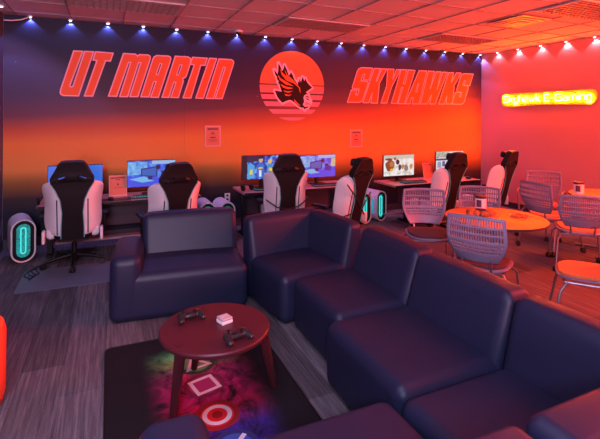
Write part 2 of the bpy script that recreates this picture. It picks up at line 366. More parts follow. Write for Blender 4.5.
def flatT(y0, z=None): return lambda x, zz, d: Vector((x, y0 + d, zz))
letter_fill = mat('lettering_orange_red', (.78, .115, .025), .5, spec=.2)
letter_edge = mat('lettering_pink_edge', (.80, .40, .48), .5, spec=.2)
def edge_strip(b, loop, y, w, mi):
    n = len(loop)
    P = [Vector((p[0], p[1])) for p in loop]
    for i in range(n):
        a, c = P[i], P[(i+1) % n]; d = c - a
        if d.length < 1e-5: continue
        d.normalize(); q = Vector((-d.y, d.x))*w/2; e = d*w*.35
        vs = [(a - e + q), (a - e - q), (c + e - q), (c + e + q)]
        b.add([(v.x, y - .0004*(i % 2) - .00001*i, v.y) for v in vs], [(0, 1, 2, 3)], mi)
for key in ('UT', 'SK'):
    b = MB()
    for outer, holes in GL[key]:
        b.prism(outer, flatT(-.006), .008, holes, 0)
        edge_strip(b, outer, -.0072, .017, 1)
        for h in holes: edge_strip(b, h, -.0072, .014, 1)
    b.build('lettering', [letter_fill, letter_edge], mural, smooth=0)

# sun emblem with the diving hawk
sunm = bpy.data.materials.new('emblem_sun_print'); sunm.use_nodes = True
nt = sunm.node_tree; tc = nd(nt, 'ShaderNodeTexCoord'); sp = nd(nt, 'ShaderNodeSeparateXYZ'); nt.links.new(tc.outputs['Object'], sp.inputs[0])
mr = nd(nt, 'ShaderNodeMapRange'); mr.inputs[1].default_value = 1.6; mr.inputs[2].default_value = 2.8; nt.links.new(sp.outputs[2], mr.inputs[0])
rr = ramp(nt, [(0, (.80, .22, .30)), (.35, (.82, .20, .24)), (.55, (.80, .16, .07)), (1, (.80, .15, .03))]); nt.links.new(mr.outputs[0], rr.inputs[0])
nt.links.new(rr.outputs[0], nt.nodes['Principled BSDF'].inputs['Base Color']); nt.nodes['Principled BSDF'].inputs['Roughness'].default_value = .5; nt.nodes['Principled BSDF'].inputs['Specular IOR Level'].default_value = .2
sx, sz, sr = 2.795, 2.22, .577
def sun_band(z0, z1):
    pts = []
    N = 24
    for i in range(N+1):
        z = z0 + (z1-z0)*i/N; pts.append((sx + math.sqrt(max(0, sr*sr-(z-sz)**2)) + 1e-4*i/N, z))
    for i in range(N, -1, -1):
        z = z0 + (z1-z0)*i/N; pts.append((sx - math.sqrt(max(0, sr*sr-(z-sz)**2)) - 1e-4*i/N, z))
    return pts
b = MB()
cuts = [(2.795, 2.242), (2.224, 2.098), (2.071, 1.993), (1.953, 1.878), (1.827, 1.757), (1.694, 1.645)]
for zt, zb in cuts: b.prism(sun_band(zb, zt), flatT(-.003), .005)
emblem = b.build('sun_emblem', sunm, mural, smooth=0)
hawk_pink = mat('hawk_pink_edge', (.92, .50, .62), .5, spec=.2); hawk_black = mat('hawk_black_print', (.012, .004, .008), .5, spec=.15); hawk_orange = mat('hawk_orange_print', (.80, .14, .03), .5, spec=.2)
b = MB()
b.prism(GL['HB'], flatT(-.006), .003, (), 1)
# pink halo: the outline widened outwards
P = [Vector(p) for p in GL['HB']]; ar = sum(P[i-1].x*P[i].y - P[i].x*P[i-1].y for i in range(len(P)))
for i in range(len(P)):
    a, c_ = P[i], P[(i+1) % len(P)]; d = (c_ - a).normalized(); q = Vector((-d.y, d.x))*(.028); e = d*.02
    b.add([(v.x, -.0040 - .0003*(i % 3) - .00001*i, v.y) for v in (a-e+q, a-e-q, c_+e-q, c_+e+q)], [(0, 1, 2, 3)], 0)
for s_ in GL['HS']: b.prism(s_, flatT(-.0072), .001, (), 2)
b.prism(GL['HF'], flatT(-.0072), .001, (), 0)
for s_ in GL['HE']: b.prism(s_, flatT(-.0082), .001, (), 1)
b.build('hawk', [hawk_pink, hawk_black, hawk_orange], emblem, smooth=0)

# ------------------------------------------------------------------ puck lights along the ceiling edge
ORD = ['first', 'second', 'third', 'fourth', 'fifth', 'sixth', 'seventh', 'eighth', 'ninth', 'tenth', 'eleventh', 'twelfth', 'thirteenth', 'fourteenth', 'fifteenth', 'sixteenth', 'seventeenth', 'eighteenth']
pk_blue = emis('puck_lens_blue_white', (.62, .72, 1.), 9); pk_pink = emis('puck_lens_pink_white', (1., .78, .92), 9)
def make_puck(lens):
    r = thing('puck_light', 'x', 'light')
    MB().lathe([(.030, 0), (.030, -.012), (.024, -.020), (.018, -.020)], (0, 0, 0), 20).build('housing', M['white'], r, fix=True)
    MB().lathe([(.0, -.0255), (.009, -.0245), (.017, -.0205)], (0, 0, 0), 16).build('lens', lens, r)
    return r
def spot(loc, col, e, ang=104, tgt=None, rad=.008, blend=.3):
    l = bpy.data.lights.new('puck_beam', 'SPOT'); l.energy = e; l.color = col; l.spot_size = R(ang); l.spot_blend = blend; l.shadow_soft_size = rad
    o = bpy.data.objects.new('puck_beam', l); COL.objects.link(o); o.location = loc
    if tgt: o.rotation_euler = (Vector(tgt) - Vector(loc)).to_track_quat('-Z', 'Y').to_euler()
    return o
pa = make_puck(pk_blue); pb = make_puck(pk_pink)
PUCKB = [-.93 + .4615*k for k in range(18)]
PUCKR = [6.16 - .462*k for k in range(12)]
for k, x in enumerate(PUCKB):
    o = pa if k == 0 else copy_tree(pa)
    o.location = (x, Y1-.050, H)
    tag(o, f'small blue-white puck light above the mural, {ORD[k]} from the left end of the row', 'light', 'puck lights above the mural')
    spot((x, Y1-.032, H-.028), (.22, .30, 1.), E_PUCKB, tgt=(x, Y1-.03, 0))
for k, y in enumerate(PUCKR):
    if k < 6:
        o = pb if k == 0 else copy_tree(pb)
        o.location = (X1-.045, y, H)
        tag(o, f'small pink-white puck light above the neon sign wall, {ORD[k]} from the room corner', 'light', 'puck lights above the neon sign wall')
    spot((X1-.024, y, H-.028), (1., .50, .62), E_PUCKR, tgt=(X1-.02, y, 0))
o = copy_tree(pa); o.location = (X0+.08, 6.05, H); tag(o, 'blue-white puck light at the far left ceiling edge beside the white cable', 'light')
spot((X0+.06, 6.05, H-.03), (.45, .45, 1.), E_PUCKB, tgt=(X0+.03, 6.05, 0))

# ------------------------------------------------------------------ ceiling fixtures
louver = mat('louver_grille', (.36, .25, .27), .45, metal=.2); lback = mat('louver_recess', (.10, .06, .07), .8); fr = mat('fixture_frame', (.6, .5, .52), .5)
def troffer(x0, x1, y0, y1, label):
    t = thing('ceiling_light', label, 'light', ((x0+x1)/2, (y0+y1)/2, H)); w_, d_ = x1-x0, y1-y0
    MB().box((0, 0, -.0055), (w_-.03, d_-.03, .003)).build('recess', lback, t, smooth=0)
    f = MB()
    for sx_ in (-1, 1): f.box((sx_*(w_/2-.012), 0, -.011), (.024, d_, .014))
    for sy_ in (-1, 1): f.box((0, sy_*(d_/2-.012), -.011), (w_-.048, .024, .014))
    f.build('frame', fr, t, smooth=0)
    g = MB(); nx, ny = 18, 9
    for i in range(1, nx): g.box((-w_/2+w_*i/nx, 0, -.013), (.010, d_-.05, .012))
    for j in range(1, ny): g.box((0, -d_/2+d_*j/ny, -.0135), (w_-.05, .010, .012))
    g.build('louver', louver, t, smooth=0)
    return t
troffer(-.43, .81, 5.08, 5.69, 'unlit louvered ceiling panel nearest the left wall, above the UT MARTIN lettering')
troffer(2.12, 3.34, 5.13, 5.73, 'unlit louvered ceiling panel in the middle, above the sun emblem')
troffer(4.66, 5.90, 5.13, 5.72, 'unlit louvered ceiling panel above the SKYHAWKS lettering')
troffer(4.66, 5.90, 3.00, 3.60, 'unlit louvered ceiling panel beyond the square air vent, nearest the neon wall')
v = thing('air_vent', 'square ceiling air diffuser with stepped metal louvers, lit orange', 'vent', (4.98, 4.06, H))
vm = mat('vent_metal', (.62, .45, .38), .4, metal=.3)
f = MB()
for k, s_ in enumerate((.56, .42, .28)):
    t_ = .045
    for sg in (-1, 1):
        f.box((sg*(s_/2-t_/2), 0, 0), (t_, s_, .005), Matrix.Translation((0, 0, -.012-.006*k)))
        f.box((0, sg*(s_/2-t_/2), 0), (s_-2*t_, t_, .005), Matrix.Translation((0, 0, -.012-.006*k)))
f.box((0, 0, -.03), (.12, .12, .006)); f.build('louver', vm, v, smooth=0)
MB().box((0, 0, -.006), (.56, .56, .006)).build('backing', lback, v, smooth=0)

# dome camera
d = thing('security_camera', 'small white ceiling dome camera among the puck lights above the mural', 'camera', (1.79, 6.30, H))
MB().lathe([(.055, 0), (.055, -.025), (.045, -.03)], seg=24).build('base', M['white'], d, fix=True)
MB().lathe([(.045, -.028), (.043, -.045), (.03, -.066), (.012, -.076), (0, -.078)], seg=24).build('dome', mat('smoked_dome', (.02, .02, .03), .08), d, fix=True)
tag(MB().tube([(-1.2, 6.45, 2.90), (-1.12, 6.47, 2.905), (-1.02, 6.5, 2.93), (-.95, 6.52, 2.97), (-.92, 6.53, 2.994)], .008).build('ceiling_cable', M['wcable']), 'white cord drooping from the ceiling at the top left corner', 'cord')

# ------------------------------------------------------------------ neon sign on the right wall
STK = {'S': (.8, [[(.8, 1), (.05, 1), (0, .95), (0, .55), (.05, .5), (.75, .5), (.8, .45), (.8, .05), (.75, 0), (0, 0)]]),
 'k': (.62, [[(0, 1), (0, 0)], [(.6, .7), (.0, .33)], [(.18, .43), (.62, 0)]]),
 'y': (.66, [[(0, .7), (0, .05), (.05, 0), (.66, 0)], [(.66, .7), (.66, -.25), (.6, -.3), (0, -.3)]]),
 'h': (.62, [[(0, 1), (0, 0)], [(0, .7), (.57, .7), (.62, .65), (.62, 0)]]),
 'a': (.62, [[(0, .7), (.57, .7), (.62, .65), (.62, 0), (.05, 0), (0, .05), (0, .35), (.05, .4), (.62, .4)]]),
 'w': (.9, [[(0, .7), (.2, 0), (.45, .6), (.7, 0), (.9, .7)]]),
 'E': (.75, [[(.75, 1), (.05, 1), (0, .95), (0, .05), (.05, 0), (.75, 0)], [(0, .5), (.65, .5)]]),
 '-': (.5, [[(0, .5), (.5, .5)]]),
 'G': (.88, [[(.88, 1), (.05, 1), (0, .95), (0, .05), (.05, 0), (.83, 0), (.88, .05), (.88, .5), (.45, .5)]]),
 'm': (1.0, [[(0, 0), (0, .7), (.95, .7), (1.0, .65), (1.0, 0)], [(.5, .7), (.5, 0)]]),
 'i': (.0, [[(0, 0), (0, .7)], [(0, .92), (0, 1.0)]]),
 'n': (.62, [[(0, 0), (0, .7), (.57, .7), (.62, .65), (.62, 0)]]),
 'g': (.62, [[(.62, 0), (.05, 0), (0, .05), (0, .65), (.05, .7), (.57, .7), (.62, .65), (.62, -.25), (.57, -.3), (0, -.3)]])}
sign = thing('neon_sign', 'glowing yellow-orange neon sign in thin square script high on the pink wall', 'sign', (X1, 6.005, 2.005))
word = 'Skyhawk E-Gaming'; gap = .26; L_ = 0; pos = []
for ch in word:
    if ch == ' ': L_ += .42; continue
    pos.append((ch, L_)); L_ += STK[ch][0] + gap
L_ -= gap; sy_ = 1.65/L_; sz_ = .113
neon = emis('neon_tube_glow', NEON_COL, NEON_E)
for ch, x0 in pos:
    b = MB()
    for st in STK[ch][1]:
        b.tube([(-.045, -(x0 + px)*sy_, pz*sz_) for px, pz in st], .0065, 6)
    b.build('neon_letter', neon, sign)
# backing board; its yellow and wide outline paint the halo around the words
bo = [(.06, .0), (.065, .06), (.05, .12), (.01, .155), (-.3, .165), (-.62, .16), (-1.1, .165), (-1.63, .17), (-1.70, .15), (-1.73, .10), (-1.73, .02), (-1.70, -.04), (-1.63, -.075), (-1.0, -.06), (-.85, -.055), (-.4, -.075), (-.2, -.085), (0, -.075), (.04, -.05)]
MB().prism([(y, z) for y, z in bo], lambda y, z, d: Vector((-.032 + d, y, z)), .006).build('halo_backing_board', mat('painted_halo_yellow', (.9, .75, .03), .35), sign, smooth=0)
s_ = MB()
for y in (-.1, -.83, -1.58): s_.cyl((0, 0, 0), .008, .03, 10, M=Matrix.Translation((-.028, y, .05)) @ Matrix.Rotation(R(90), 4, 'Y'))
s_.build('standoff', M['chrome'], sign)

# ------------------------------------------------------------------ posters and outlets
def poster(x, z, w_, h_, label):
    t = thing('poster', label, 'poster', (x, YM-.004, z))
    f = MB()
    for sg in (-1, 1): f.box((sg*(w_/2-.009), 0, 0), (.018, .006, h_)); f.box((0, 0, sg*(h_/2-.009)), (w_-.036, .006, .018))
    f.build('frame', M['acrylic'], t, smooth=0)
    b = MB().box((0, 0, 0), (w_-.036, .003, h_-.036))
    for zz, ww, hh in ((.105, .165, .022), (.045, .05, .018), (.02, .11, .004), (-.02, .085, .018), (-.05, .16, .004), (-.065, .11, .004), (-.08, .13, .004)):
        b.box((0, -.0021, zz*h_/.31), (ww, .0012, hh), mi=1)
    b.build('sheet', [M['paper'], M['ink']], t, smooth=0)
poster(1.468, 1.404, .245, .32, 'small framed orange notice on the mural under the end of the UT MARTIN lettering')
poster(4.02, 1.330, .245, .31, 'small framed red notice on the mural under the SKYHAWKS lettering')
def outlet(x, z, label):
    t = thing('wall_outlet', label, 'outlet', (x, YM-.004, z))
    MB().box((0, 0, 0), (.085, .008, .13)).build('cover_plate', M['white'], t, bevel=.003)
    b = MB()
    for zz in (.03, -.03): b.box((0, -.005, zz), (.034, .003, .032))
    b.build('socket', M['ink'], t, smooth=0)
outlet(1.70, .45, 'white wall outlet behind the two computer towers at the middle gap between desks')
outlet(4.02, .46, 'white wall outlet above the computer towers beside the right desk')
# ------------------------------------------------------------------ sofas
def cushion(b, c, d, r, bulge=(0,0,0), Mx=None, fn=None): b.rbox(c, d, r, 5, 8, bulge, Mx, 0, fn)
def lean(amount, h, th, axis=1, sg=1):   # wedge back: the sitting face slopes rearwards above the seat
    def f(w):
        up_ = max(0, (w.z/h + .5 - .46)/.54); fr_ = .5 - sg*w[axis]/th
        q = Vector(w); q[axis] += sg*amount*up_*(.12 + .88*fr_); return q
    return f
def seam_line(b, pts, r=.0035): b.tube(pts, r, 6, 1)
def seat_part(root, x0, x1, y0, y1, z=.41):
    b = MB(); cushion(b, ((x0+x1)/2, (y0+y1)/2, z/2+.004), (x1-x0, y1-y0, z-.008), .066, (.006, .006, .022))
    return b.build('seat', [M['sofa'], M['seam']], root)
def back_part(root, x0, x1, y0, y1, h=.755, name='backrest', ln=.13, r=.060):
    b = MB(); cushion(b, ((x0+x1)/2, (y0+y1)/2, h/2+.004), (x1-x0, y1-y0, h-.008), r, (.006, .010, .012), fn=lean(ln, h, y1-y0))
    return b.build(name, [M['sofa'], M['seam']], root)
def feet(root, W, D):
    for x in (.07, W-.07):
        for y in (.07, D-.07): MB().cyl((x, y, 0), .022, .02, 12).build('foot', M['rubber'], root)

# far one-armed loveseat (local front edge on -y side)
a = R(-5.6)
s1 = thing('one_armed_loveseat', 'navy one-armed loveseat facing the camera in front of the left gaming chairs', 'sofa', (.012, 3.82, 0), a, 'navy lounge modules')
W, D = 1.15, .78
seat_part(s1, 0, W, 0, D-.12, .40)
back_part(s1, .245, W-.005, D-.27, D, .755)
b = MB(); cushion(b, (.1275, D/2-.027, .275), (.25, D-.06, .545), .07, (.01, .01, .012)); b.build('armrest', [M['sofa'], M['seam']], s1)
feet(s1, W, D)
# far corner module
s2 = thing('corner_sofa', 'navy corner sofa module at the far bend of the sectional, beside the loveseat gap', 'sofa', (1.30, 3.25, 0), R(8), 'navy lounge modules')
W, D = .83, .80
seat_part(s2, 0, W-.14, 0, D-.14)
back_part(s2, 0, W, D-.235, D, .755, ln=.09)
b = MB(); cushion(b, (W-.115, (D-.1)/2, .3795), (.23, D-.10, .751), .06, (.010, .006, .012), fn=lean(.09, .755, .23, 0)); b.build('backrest', [M['sofa'], M['seam']], s2)
feet(s2, W, D)
# straight modules, fronts facing -x : local front on -y, rotated by -90 deg
def straight(x, y1_, wid, dep, label, rot=0):
    t = thing('armless_sofa', label, 'sofa', (x, y1_, 0), R(-90)+rot, 'navy lounge modules')
    seat_part(t, 0, wid, 0, dep-.12)
    back_part(t, .003, wid-.001, dep-.305, dep-.01, .755)
    feet(t, wid, dep); return t
straight(1.375, 3.235, .745, .83, 'navy armless sofa module next to the far corner module, facing the coffee table')
straight(1.275, 2.47, .79, .91, 'navy armless sofa module in the middle of the long run, nearest the mesh chairs')
# near corner
s5 = thing('corner_sofa', 'navy corner sofa module at the near bend, right foreground, red-lit back edge', 'sofa', (1.245, .80, 0), 0, 'navy lounge modules')
W, D = .90, .86
seat_part(s5, 0, W-.14, .14, D)
b = MB(); cushion(b, (W-.13, D/2+.1, .3795), (.26, D-.2, .751), .06, (.010, .006, .012), fn=lean(.12, .755, .26, 0)); b.build('backrest', [M['sofa'], M['seam']], s5)
b = MB(); cushion(b, (W/2, .13, .3795), (W, .26, .751), .06, (.006, .010, .012), fn=lean(.06, .755, .26, 1, -1)); b.build('backrest', [M['sofa'], M['seam']], s5)
feet(s5, W, D)
# near loveseat, facing away from the camera
s6 = thing('one_armed_loveseat', 'navy one-armed loveseat at the bottom edge, seen from behind its rounded arm and seat', 'sofa', (1.215, 1.70, 0), PI, 'navy lounge modules')
W, D = 1.12, .90
seat_part(s6, 0, W, 0, D-.12)
back_part(s6, .005, W-.235, D-.265, D, .755, ln=.07)
b = MB(); cushion(b, (W-.1275, D/2-.027, .30), (.25, D-.06, .595), .07, (.01, .01, .012)); b.build('armrest', [M['sofa'], M['seam']], s6)
feet(s6, W, D)

# orange pouf at the left edge
p = thing('pouf', 'round orange upholstered stool cut off by the left edge of the photo', 'stool', (-.835, 3.05, 0))
MB().lathe([(0, .02), (.25, .02), (.275, .04), (.285, .08), (.287, .43), (.275, .475), (.24, .495), (0, .505)], seg=40).build('upholstery', M['pouf'], p)
MB().lathe([(.24, 0), (.24, .03)], seg=32).build('base', M['rubber'], p)

# ------------------------------------------------------------------ gaming rug
rug = bpy.data.materials.new('gaming_rug_print'); rug.use_nodes = True; nt = rug.node_tree; bs = nt.nodes['Principled BSDF']
tc = nd(nt, 'ShaderNodeTexCoord'); sp = nd(nt, 'ShaderNodeSeparateXYZ'); nt.links.new(tc.outputs['Object'], sp.inputs[0])
n = nd(nt, 'ShaderNodeTexNoise'); n.inputs['Scale'].default_value = 5.5; n.inputs['Detail'].default_value = 7; n.inputs['Roughness'].default_value = .7; n.inputs['Distortion'].default_value = 1.2
nt.links.new(tc.outputs['Object'], n.inputs['Vector'])
ax = math_n(nt, 'ABSOLUTE', math_n(nt, 'ADD', sp.outputs[0], vb=-.03))
msk = nd(nt, 'ShaderNodeMapRange'); msk.interpolation_type = 'SMOOTHSTEP'; msk.inputs[1].default_value = .38; msk.inputs[2].default_value = .06; nt.links.new(ax, msk.inputs[0])
yend = nd(nt, 'ShaderNodeMapRange'); yend.interpolation_type = 'SMOOTHSTEP'; yend.inputs[1].default_value = .70; yend.inputs[2].default_value = .52; nt.links.new(sp.outputs[1], yend.inputs[0])
cl = nd(nt, 'ShaderNodeMapRange'); cl.inputs[1].default_value = .36; cl.inputs[2].default_value = .60; nt.links.new(n.outputs['Fac'], cl.inputs[0])
ff = math_n(nt, 'MULTIPLY', math_n(nt, 'MULTIPLY', cl.outputs[0], msk.outputs[0]), yend.outputs[0])
yy = nd(nt, 'ShaderNodeMapRange'); yy.inputs[1].default_value = -.70; yy.inputs[2].default_value = .73; nt.links.new(sp.outputs[1], yy.inputs[0])
rc = ramp(nt, [(.10, (.02, .03, .35)), (.30, (.10, .03, .45)), (.42, (.75, .02, .12)), (.58, (.80, .03, .28)), (.72, (.75, .10, .35)), (.80, (.30, .45, .16)), (.92, (.10, .60, .20))])
nt.links.new(yy.outputs[0], rc.inputs[0])
nt.links.new(mix_n(nt, ff, (.010, .008, .012), rc.outputs[0]), bs.inputs['Base Color']); bs.inputs['Roughness'].default_value = .85; bs.inputs['Specular IOR Level'].default_value = .2
mw = mat('rug_symbol_white', (.85, .78, .85), .7)
mdk = [mat('rug_disc_dark_green', (.03, .09, .04), .7), mat('rug_disc_dark_pink', (.20, .012, .07), .7), mat('rug_disc_dark_red', (.30, .010, .02), .7), mat('rug_disc_dark_blue', (.02, .03, .16), .7)]
mhot = [mat('rug_green', (.15, .38, .15), .7), mat('rug_pink', (.42, .03, .18), .7), mat('rug_red', (.75, .012, .03), .7), mat('rug_blue', (.05, .10, .45), .7)]
rg = thing('gaming_rug', 'dark floor mat under the round table with glowing green, pink and red game button symbols', 'rug', (.55, 2.59, 0))
def slab(w_, d_, rad, t):
    pts = []
    for cx_, cy_, a0 in ((w_/2-rad, d_/2-rad, 0), (-w_/2+rad, d_/2-rad, 90), (-w_/2+rad, -d_/2+rad, 180), (w_/2-rad, -d_/2+rad, 270)):
        for k in range(7): pts.append((cx_+rad*math.cos(R(a0+15*k)), cy_+rad*math.sin(R(a0+15*k))))
    return pts
MB().prism(slab(1.12, 1.74, .05, 0), lambda x, y, d: Vector((x, y, .008-d)), .007).build('mat', rug, rg, smooth=0)
b = MB()
e = MB(); sl = slab(1.12, 1.74, .05, 0); e.tube([(x, y, .006) for x, y in sl] + [(sl[0][0], sl[0][1], .006)], .005, 6); e.build('stitched_edge', M['black'], rg)
def disc(b, cx_, cy_, r0, r1, z, mi, seg=40):
    if r0 == 0: b.prism([(cx_+r1*math.cos(2*PI*k/seg), cy_+r1*math.sin(2*PI*k/seg)) for k in range(seg)], lambda x, y, d: Vector((x, y, z-d)), .0008, (), mi)
    else: b.prism([(cx_+r1*math.cos(2*PI*k/seg), cy_+r1*math.sin(2*PI*k/seg)) for k in range(seg)], lambda x, y, d: Vector((x, y, z-d)), .0008, [[(cx_+r0*math.cos(2*PI*k/seg), cy_+r0*math.sin(2*PI*k/seg)) for k in range(seg)]], mi)
def poly_ring(b, cx_, cy_, n_, r0, r1, a0, z, mi):
    P0 = [(cx_+r0*math.cos(R(a0+360*k/n_)), cy_+r0*math.sin(R(a0+360*k/n_))) for k in range(n_)]
    P1 = [(cx_+r1*math.cos(R(a0+360*k/n_)), cy_+r1*math.sin(R(a0+360*k/n_))) for k in range(n_)]
    b.prism(P1, lambda x, y, d: Vector((x, y, z-d)), .0008, [P0], mi)
for k, (sx_, sy_, kind) in enumerate(((.015, .42, 't'), (.02, .16, 's'), (.03, -.145, 'c'), (.06, -.42, 'x'))):
    b = MB(); disc(b, sx_, sy_, 0, .128, .0092, 0); disc(b, sx_, sy_, .0, .095, .0098, 1)
    if kind == 't': poly_ring(b, sx_, sy_-.01, 3, .066, .108, 90+12, .0106, 2)
    if kind == 's': poly_ring(b, sx_, sy_, 4, .082, .115, 45+14, .0106, 2)
    if kind == 'c': disc(b, sx_, sy_, .058, .084, .0106, 2); disc(b, sx_, sy_, 0, .03, .0106, 0)
    if kind == 'x':
        for an in (45, -45):
            c_, s__ = math.cos(R(an)), math.sin(R(an))
            b.prism([(sx_+c_*u-s__*v_, sy_+s__*u+c_*v_) for u, v_ in ((-.1, -.013), (.1, -.013), (.1, .013), (-.1, .013))], lambda x, y, d, q=an: Vector((x, y, .0106-d+.00001*q/45)), .0008, (), 2)
    b.build('symbol', [mdk[k], mhot[k], mw], rg, smooth=0)

# ------------------------------------------------------------------ coffee table
TX, TY = .59, 2.545
t = thing('coffee_table', 'round dark red wooden coffee table on three splayed legs standing on the gaming rug', 'table', (TX, TY, 0))
b = MB().lathe([(0, .44), (.293, .44), (.313, .443), (.321, .455), (.321, .466), (.314, .473), (0, .473)], seg=64); b.build('tabletop', M['redwood'], t)
for tx, ty, fx, fy in ((-.222, -.135, -.25, -.06), (.268, -.06, .375, .0), (-.03, .265, -.05, .40)):
    g = MB(); tp = Vector((tx, ty, .445)); ft = Vector((fx, fy, .017)); n_ = 2
    g.tube([ft, ft.lerp(tp, .5), tp], [.021, .027, .031], 14); g.build('leg', M['redwooddark'], t)
for tx, ty in ((-.232, -.14), (.272, -.06), (-.03, .27)):
    an = math.atan2(ty, tx)
    MB().box((0, 0, .4735), (.03, .05, .002), Matrix.Translation((tx, ty, 0)) @ Matrix.Rotation(an, 4, 'Z')).build('leg_cap', M['redwooddark'], t, smooth=0)

# game controllers
ctl = mat('black_controller_plastic', (.02, .015, .02), .33)
redglow = mat('orange_red_grip_panel', (.75, .10, .04), .3)
def controller(loc, rz, label):
    c = thing('game_controller', label, 'controller', loc, rz, 'game controllers on the coffee table')
    b = MB()
    b.ball((0, .008, .030), (.068, .036, .019), 28, 14)
    for sg in (-1, 1):
        b.ball((sg*.047, .010, .031), (.033, .034, .019), 20, 12)
        for k in range(7):
            f_ = k/6; b.ball((sg*(.054+.012*f_), -.002-.044*f_, .029-.006*f_), (.025-.006*f_, .026-.005*f_, .019-.004*f_), 16, 10)
    o = b.build('body', ctl, c)
    md = o.modifiers.new('merge', 'REMESH'); md.mode = 'VOXEL'; md.voxel_size = .0028; md.use_smooth_shade = True
    sm = o.modifiers.new('smooth', 'SMOOTH'); sm.iterations = 6; sm.factor = .5
    for x, y in ((-.044, .017), (.024, -.010)):
        MB().lathe([(.0075, .040), (.006, .052), (.0105, .056), (.0105, .060), (.007, .0585), (0, .058)], (x, y, 0), 16).build('thumbstick', M['black'], c)
    for x, y in ((.046, .026), (.056, .016), (.036, .016), (.046, .006)):
        MB().ball((x, y, .0475), (.0045, .0045, .003), 10, 6).build('button', mat('controller_button', (.25, .08, .05), .3) if 'controller_button' not in bpy.data.materials else bpy.data.materials['controller_button'], c)
    for sg in (-1, 1): MB().rbox((sg*.042, .040, .034), (.04, .010, .012), .004, 2, 2).build('bumper', M['black'], c)
    d_ = MB().box((-.020, -.008, .0465), (.020, .0065, .004)).box((-.020, -.008, .0465), (.0065, .020, .0039)); d_.build('direction_pad', M['black'], c, smooth=0)
    return c
TZ = .4735
controller((.468, 2.685, TZ-.004), R(6), 'black game controller on the left of the coffee table')
controller((.662, 2.337, TZ-.004), R(14), 'black game controller on the right of the coffee table, nearest the sectional')
bx = thing('small_box', 'small square pale pink box with a grey-green label on the coffee table', 'box', (.650, 2.565, TZ), R(18))
MB().box((0, 0, .009), (.072, .072, .018)).build('tray', M['white'], bx, bevel=.003)
MB().box((0, 0, .027), (.070, .070, .016)).build('lid', mat('pale_pink_lid', (.50, .36, .42), .35), bx, bevel=.004)
MB().box((0, 0, .0358), (.052, .040, .0012)).box((0, 0, .0352), (.050, .058, .0012), mi=1).build('label', [mat('pale_label', (.55, .45, .50), .4), mat('olive_label', (.34, .28, .20), .4)], bx, smooth=0)
# ------------------------------------------------------------------ desks
DZ = .67
def desk(x0, x1, y0, y1, label, inset=.10):
    t = thing('gaming_desk', label, 'desk', ((x0+x1)/2, (y0+y1)/2, 0)); w_, d_ = x1-x0, y1-y0
    MB().box((0, 0, DZ-.015), (w_, d_, .03)).build('desktop', M['desk'], t, bevel=.004)
    MB().box((0, -d_/2-.003, DZ-.015), (w_-.01, .006, .026)).build('front_edge', M['black'], t, smooth=0)
    for sg, ins in ((-1, inset), (1, .10)):
        b = MB().box((sg*(w_/2-ins), 0, DZ-.045), (.06, d_-.06, .03)).box((sg*(w_/2-ins), .06, (DZ-.06)/2+.015), (.06, .08, DZ-.09)).box((sg*(w_/2-ins), .10, .0125), (.06, d_-.24, .025))
        b.build('leg', M['black'], t, bevel=.004)
    MB().box((0, d_/2-.05, .44), (w_-.30 if inset < .2 else w_-.9, .018, .36)).build('modesty_panel', M['deskdark'], t, smooth=0)
    MB().box((0, d_/2-.12, .12), (w_-.30, .12, .03)).build('cable_tray', mat('pale_cable_tray', (.28, .20, .24), .5) if 'pale_cable_tray' not in bpy.data.materials else bpy.data.materials['pale_cable_tray'], t, smooth=0)
    return t
D1 = (-.74, 1.12, 5.70, 6.30); D2 = (1.69, 3.52, 5.64, 6.24); D3 = (3.99, 5.74, 5.40, 5.98)
desk(*D1, 'long gaming desk on the left, behind the two left gaming chairs')
desk(*D2, 'long gaming desk in the middle, below the sun emblem')
desk(*D3, 'long gaming desk on the right, below the SKYHAWKS lettering', .48)

# ------------------------------------------------------------------ monitors
EM = {}
def em(col, s=.5):
    k = (tuple(col), s)
    if k not in EM: EM[k] = emis('screen_colour', col, s)
    return EM[k]
def srgb(r, g, b): return tuple(((c/255)/12.92 if c/255 <= .04045 else ((c/255+.055)/1.055)**2.4) for c in (r, g, b))
def pixel_screen(name, stops, scale, s=.5, stretch=(1, 1, 1)):
    m = bpy.data.materials.new(name); m.use_nodes = True; nt = m.node_tree; b = nt.nodes['Principled BSDF']
    tc = nd(nt, 'ShaderNodeTexCoord'); mp = nd(nt, 'ShaderNodeMapping'); mp.inputs['Scale'].default_value = stretch
    nt.links.new(tc.outputs['Object'], mp.inputs['Vector'])
    v = nd(nt, 'ShaderNodeTexNoise'); v.inputs['Scale'].default_value = scale; v.inputs['Detail'].default_value = 5; nt.links.new(mp.outputs['Vector'], v.inputs['Vector'])
    r = ramp(nt, stops); nt.links.new(v.outputs['Fac'], r.inputs[0])
    b.inputs['Base Color'].default_value = (.01, .01, .01, 1); b.inputs['Roughness'].default_value = .3
    nt.links.new(r.outputs[0], b.inputs['Emission Color']); b.inputs['Emission Strength'].default_value = s
    return m
SW, SH = .60, .338
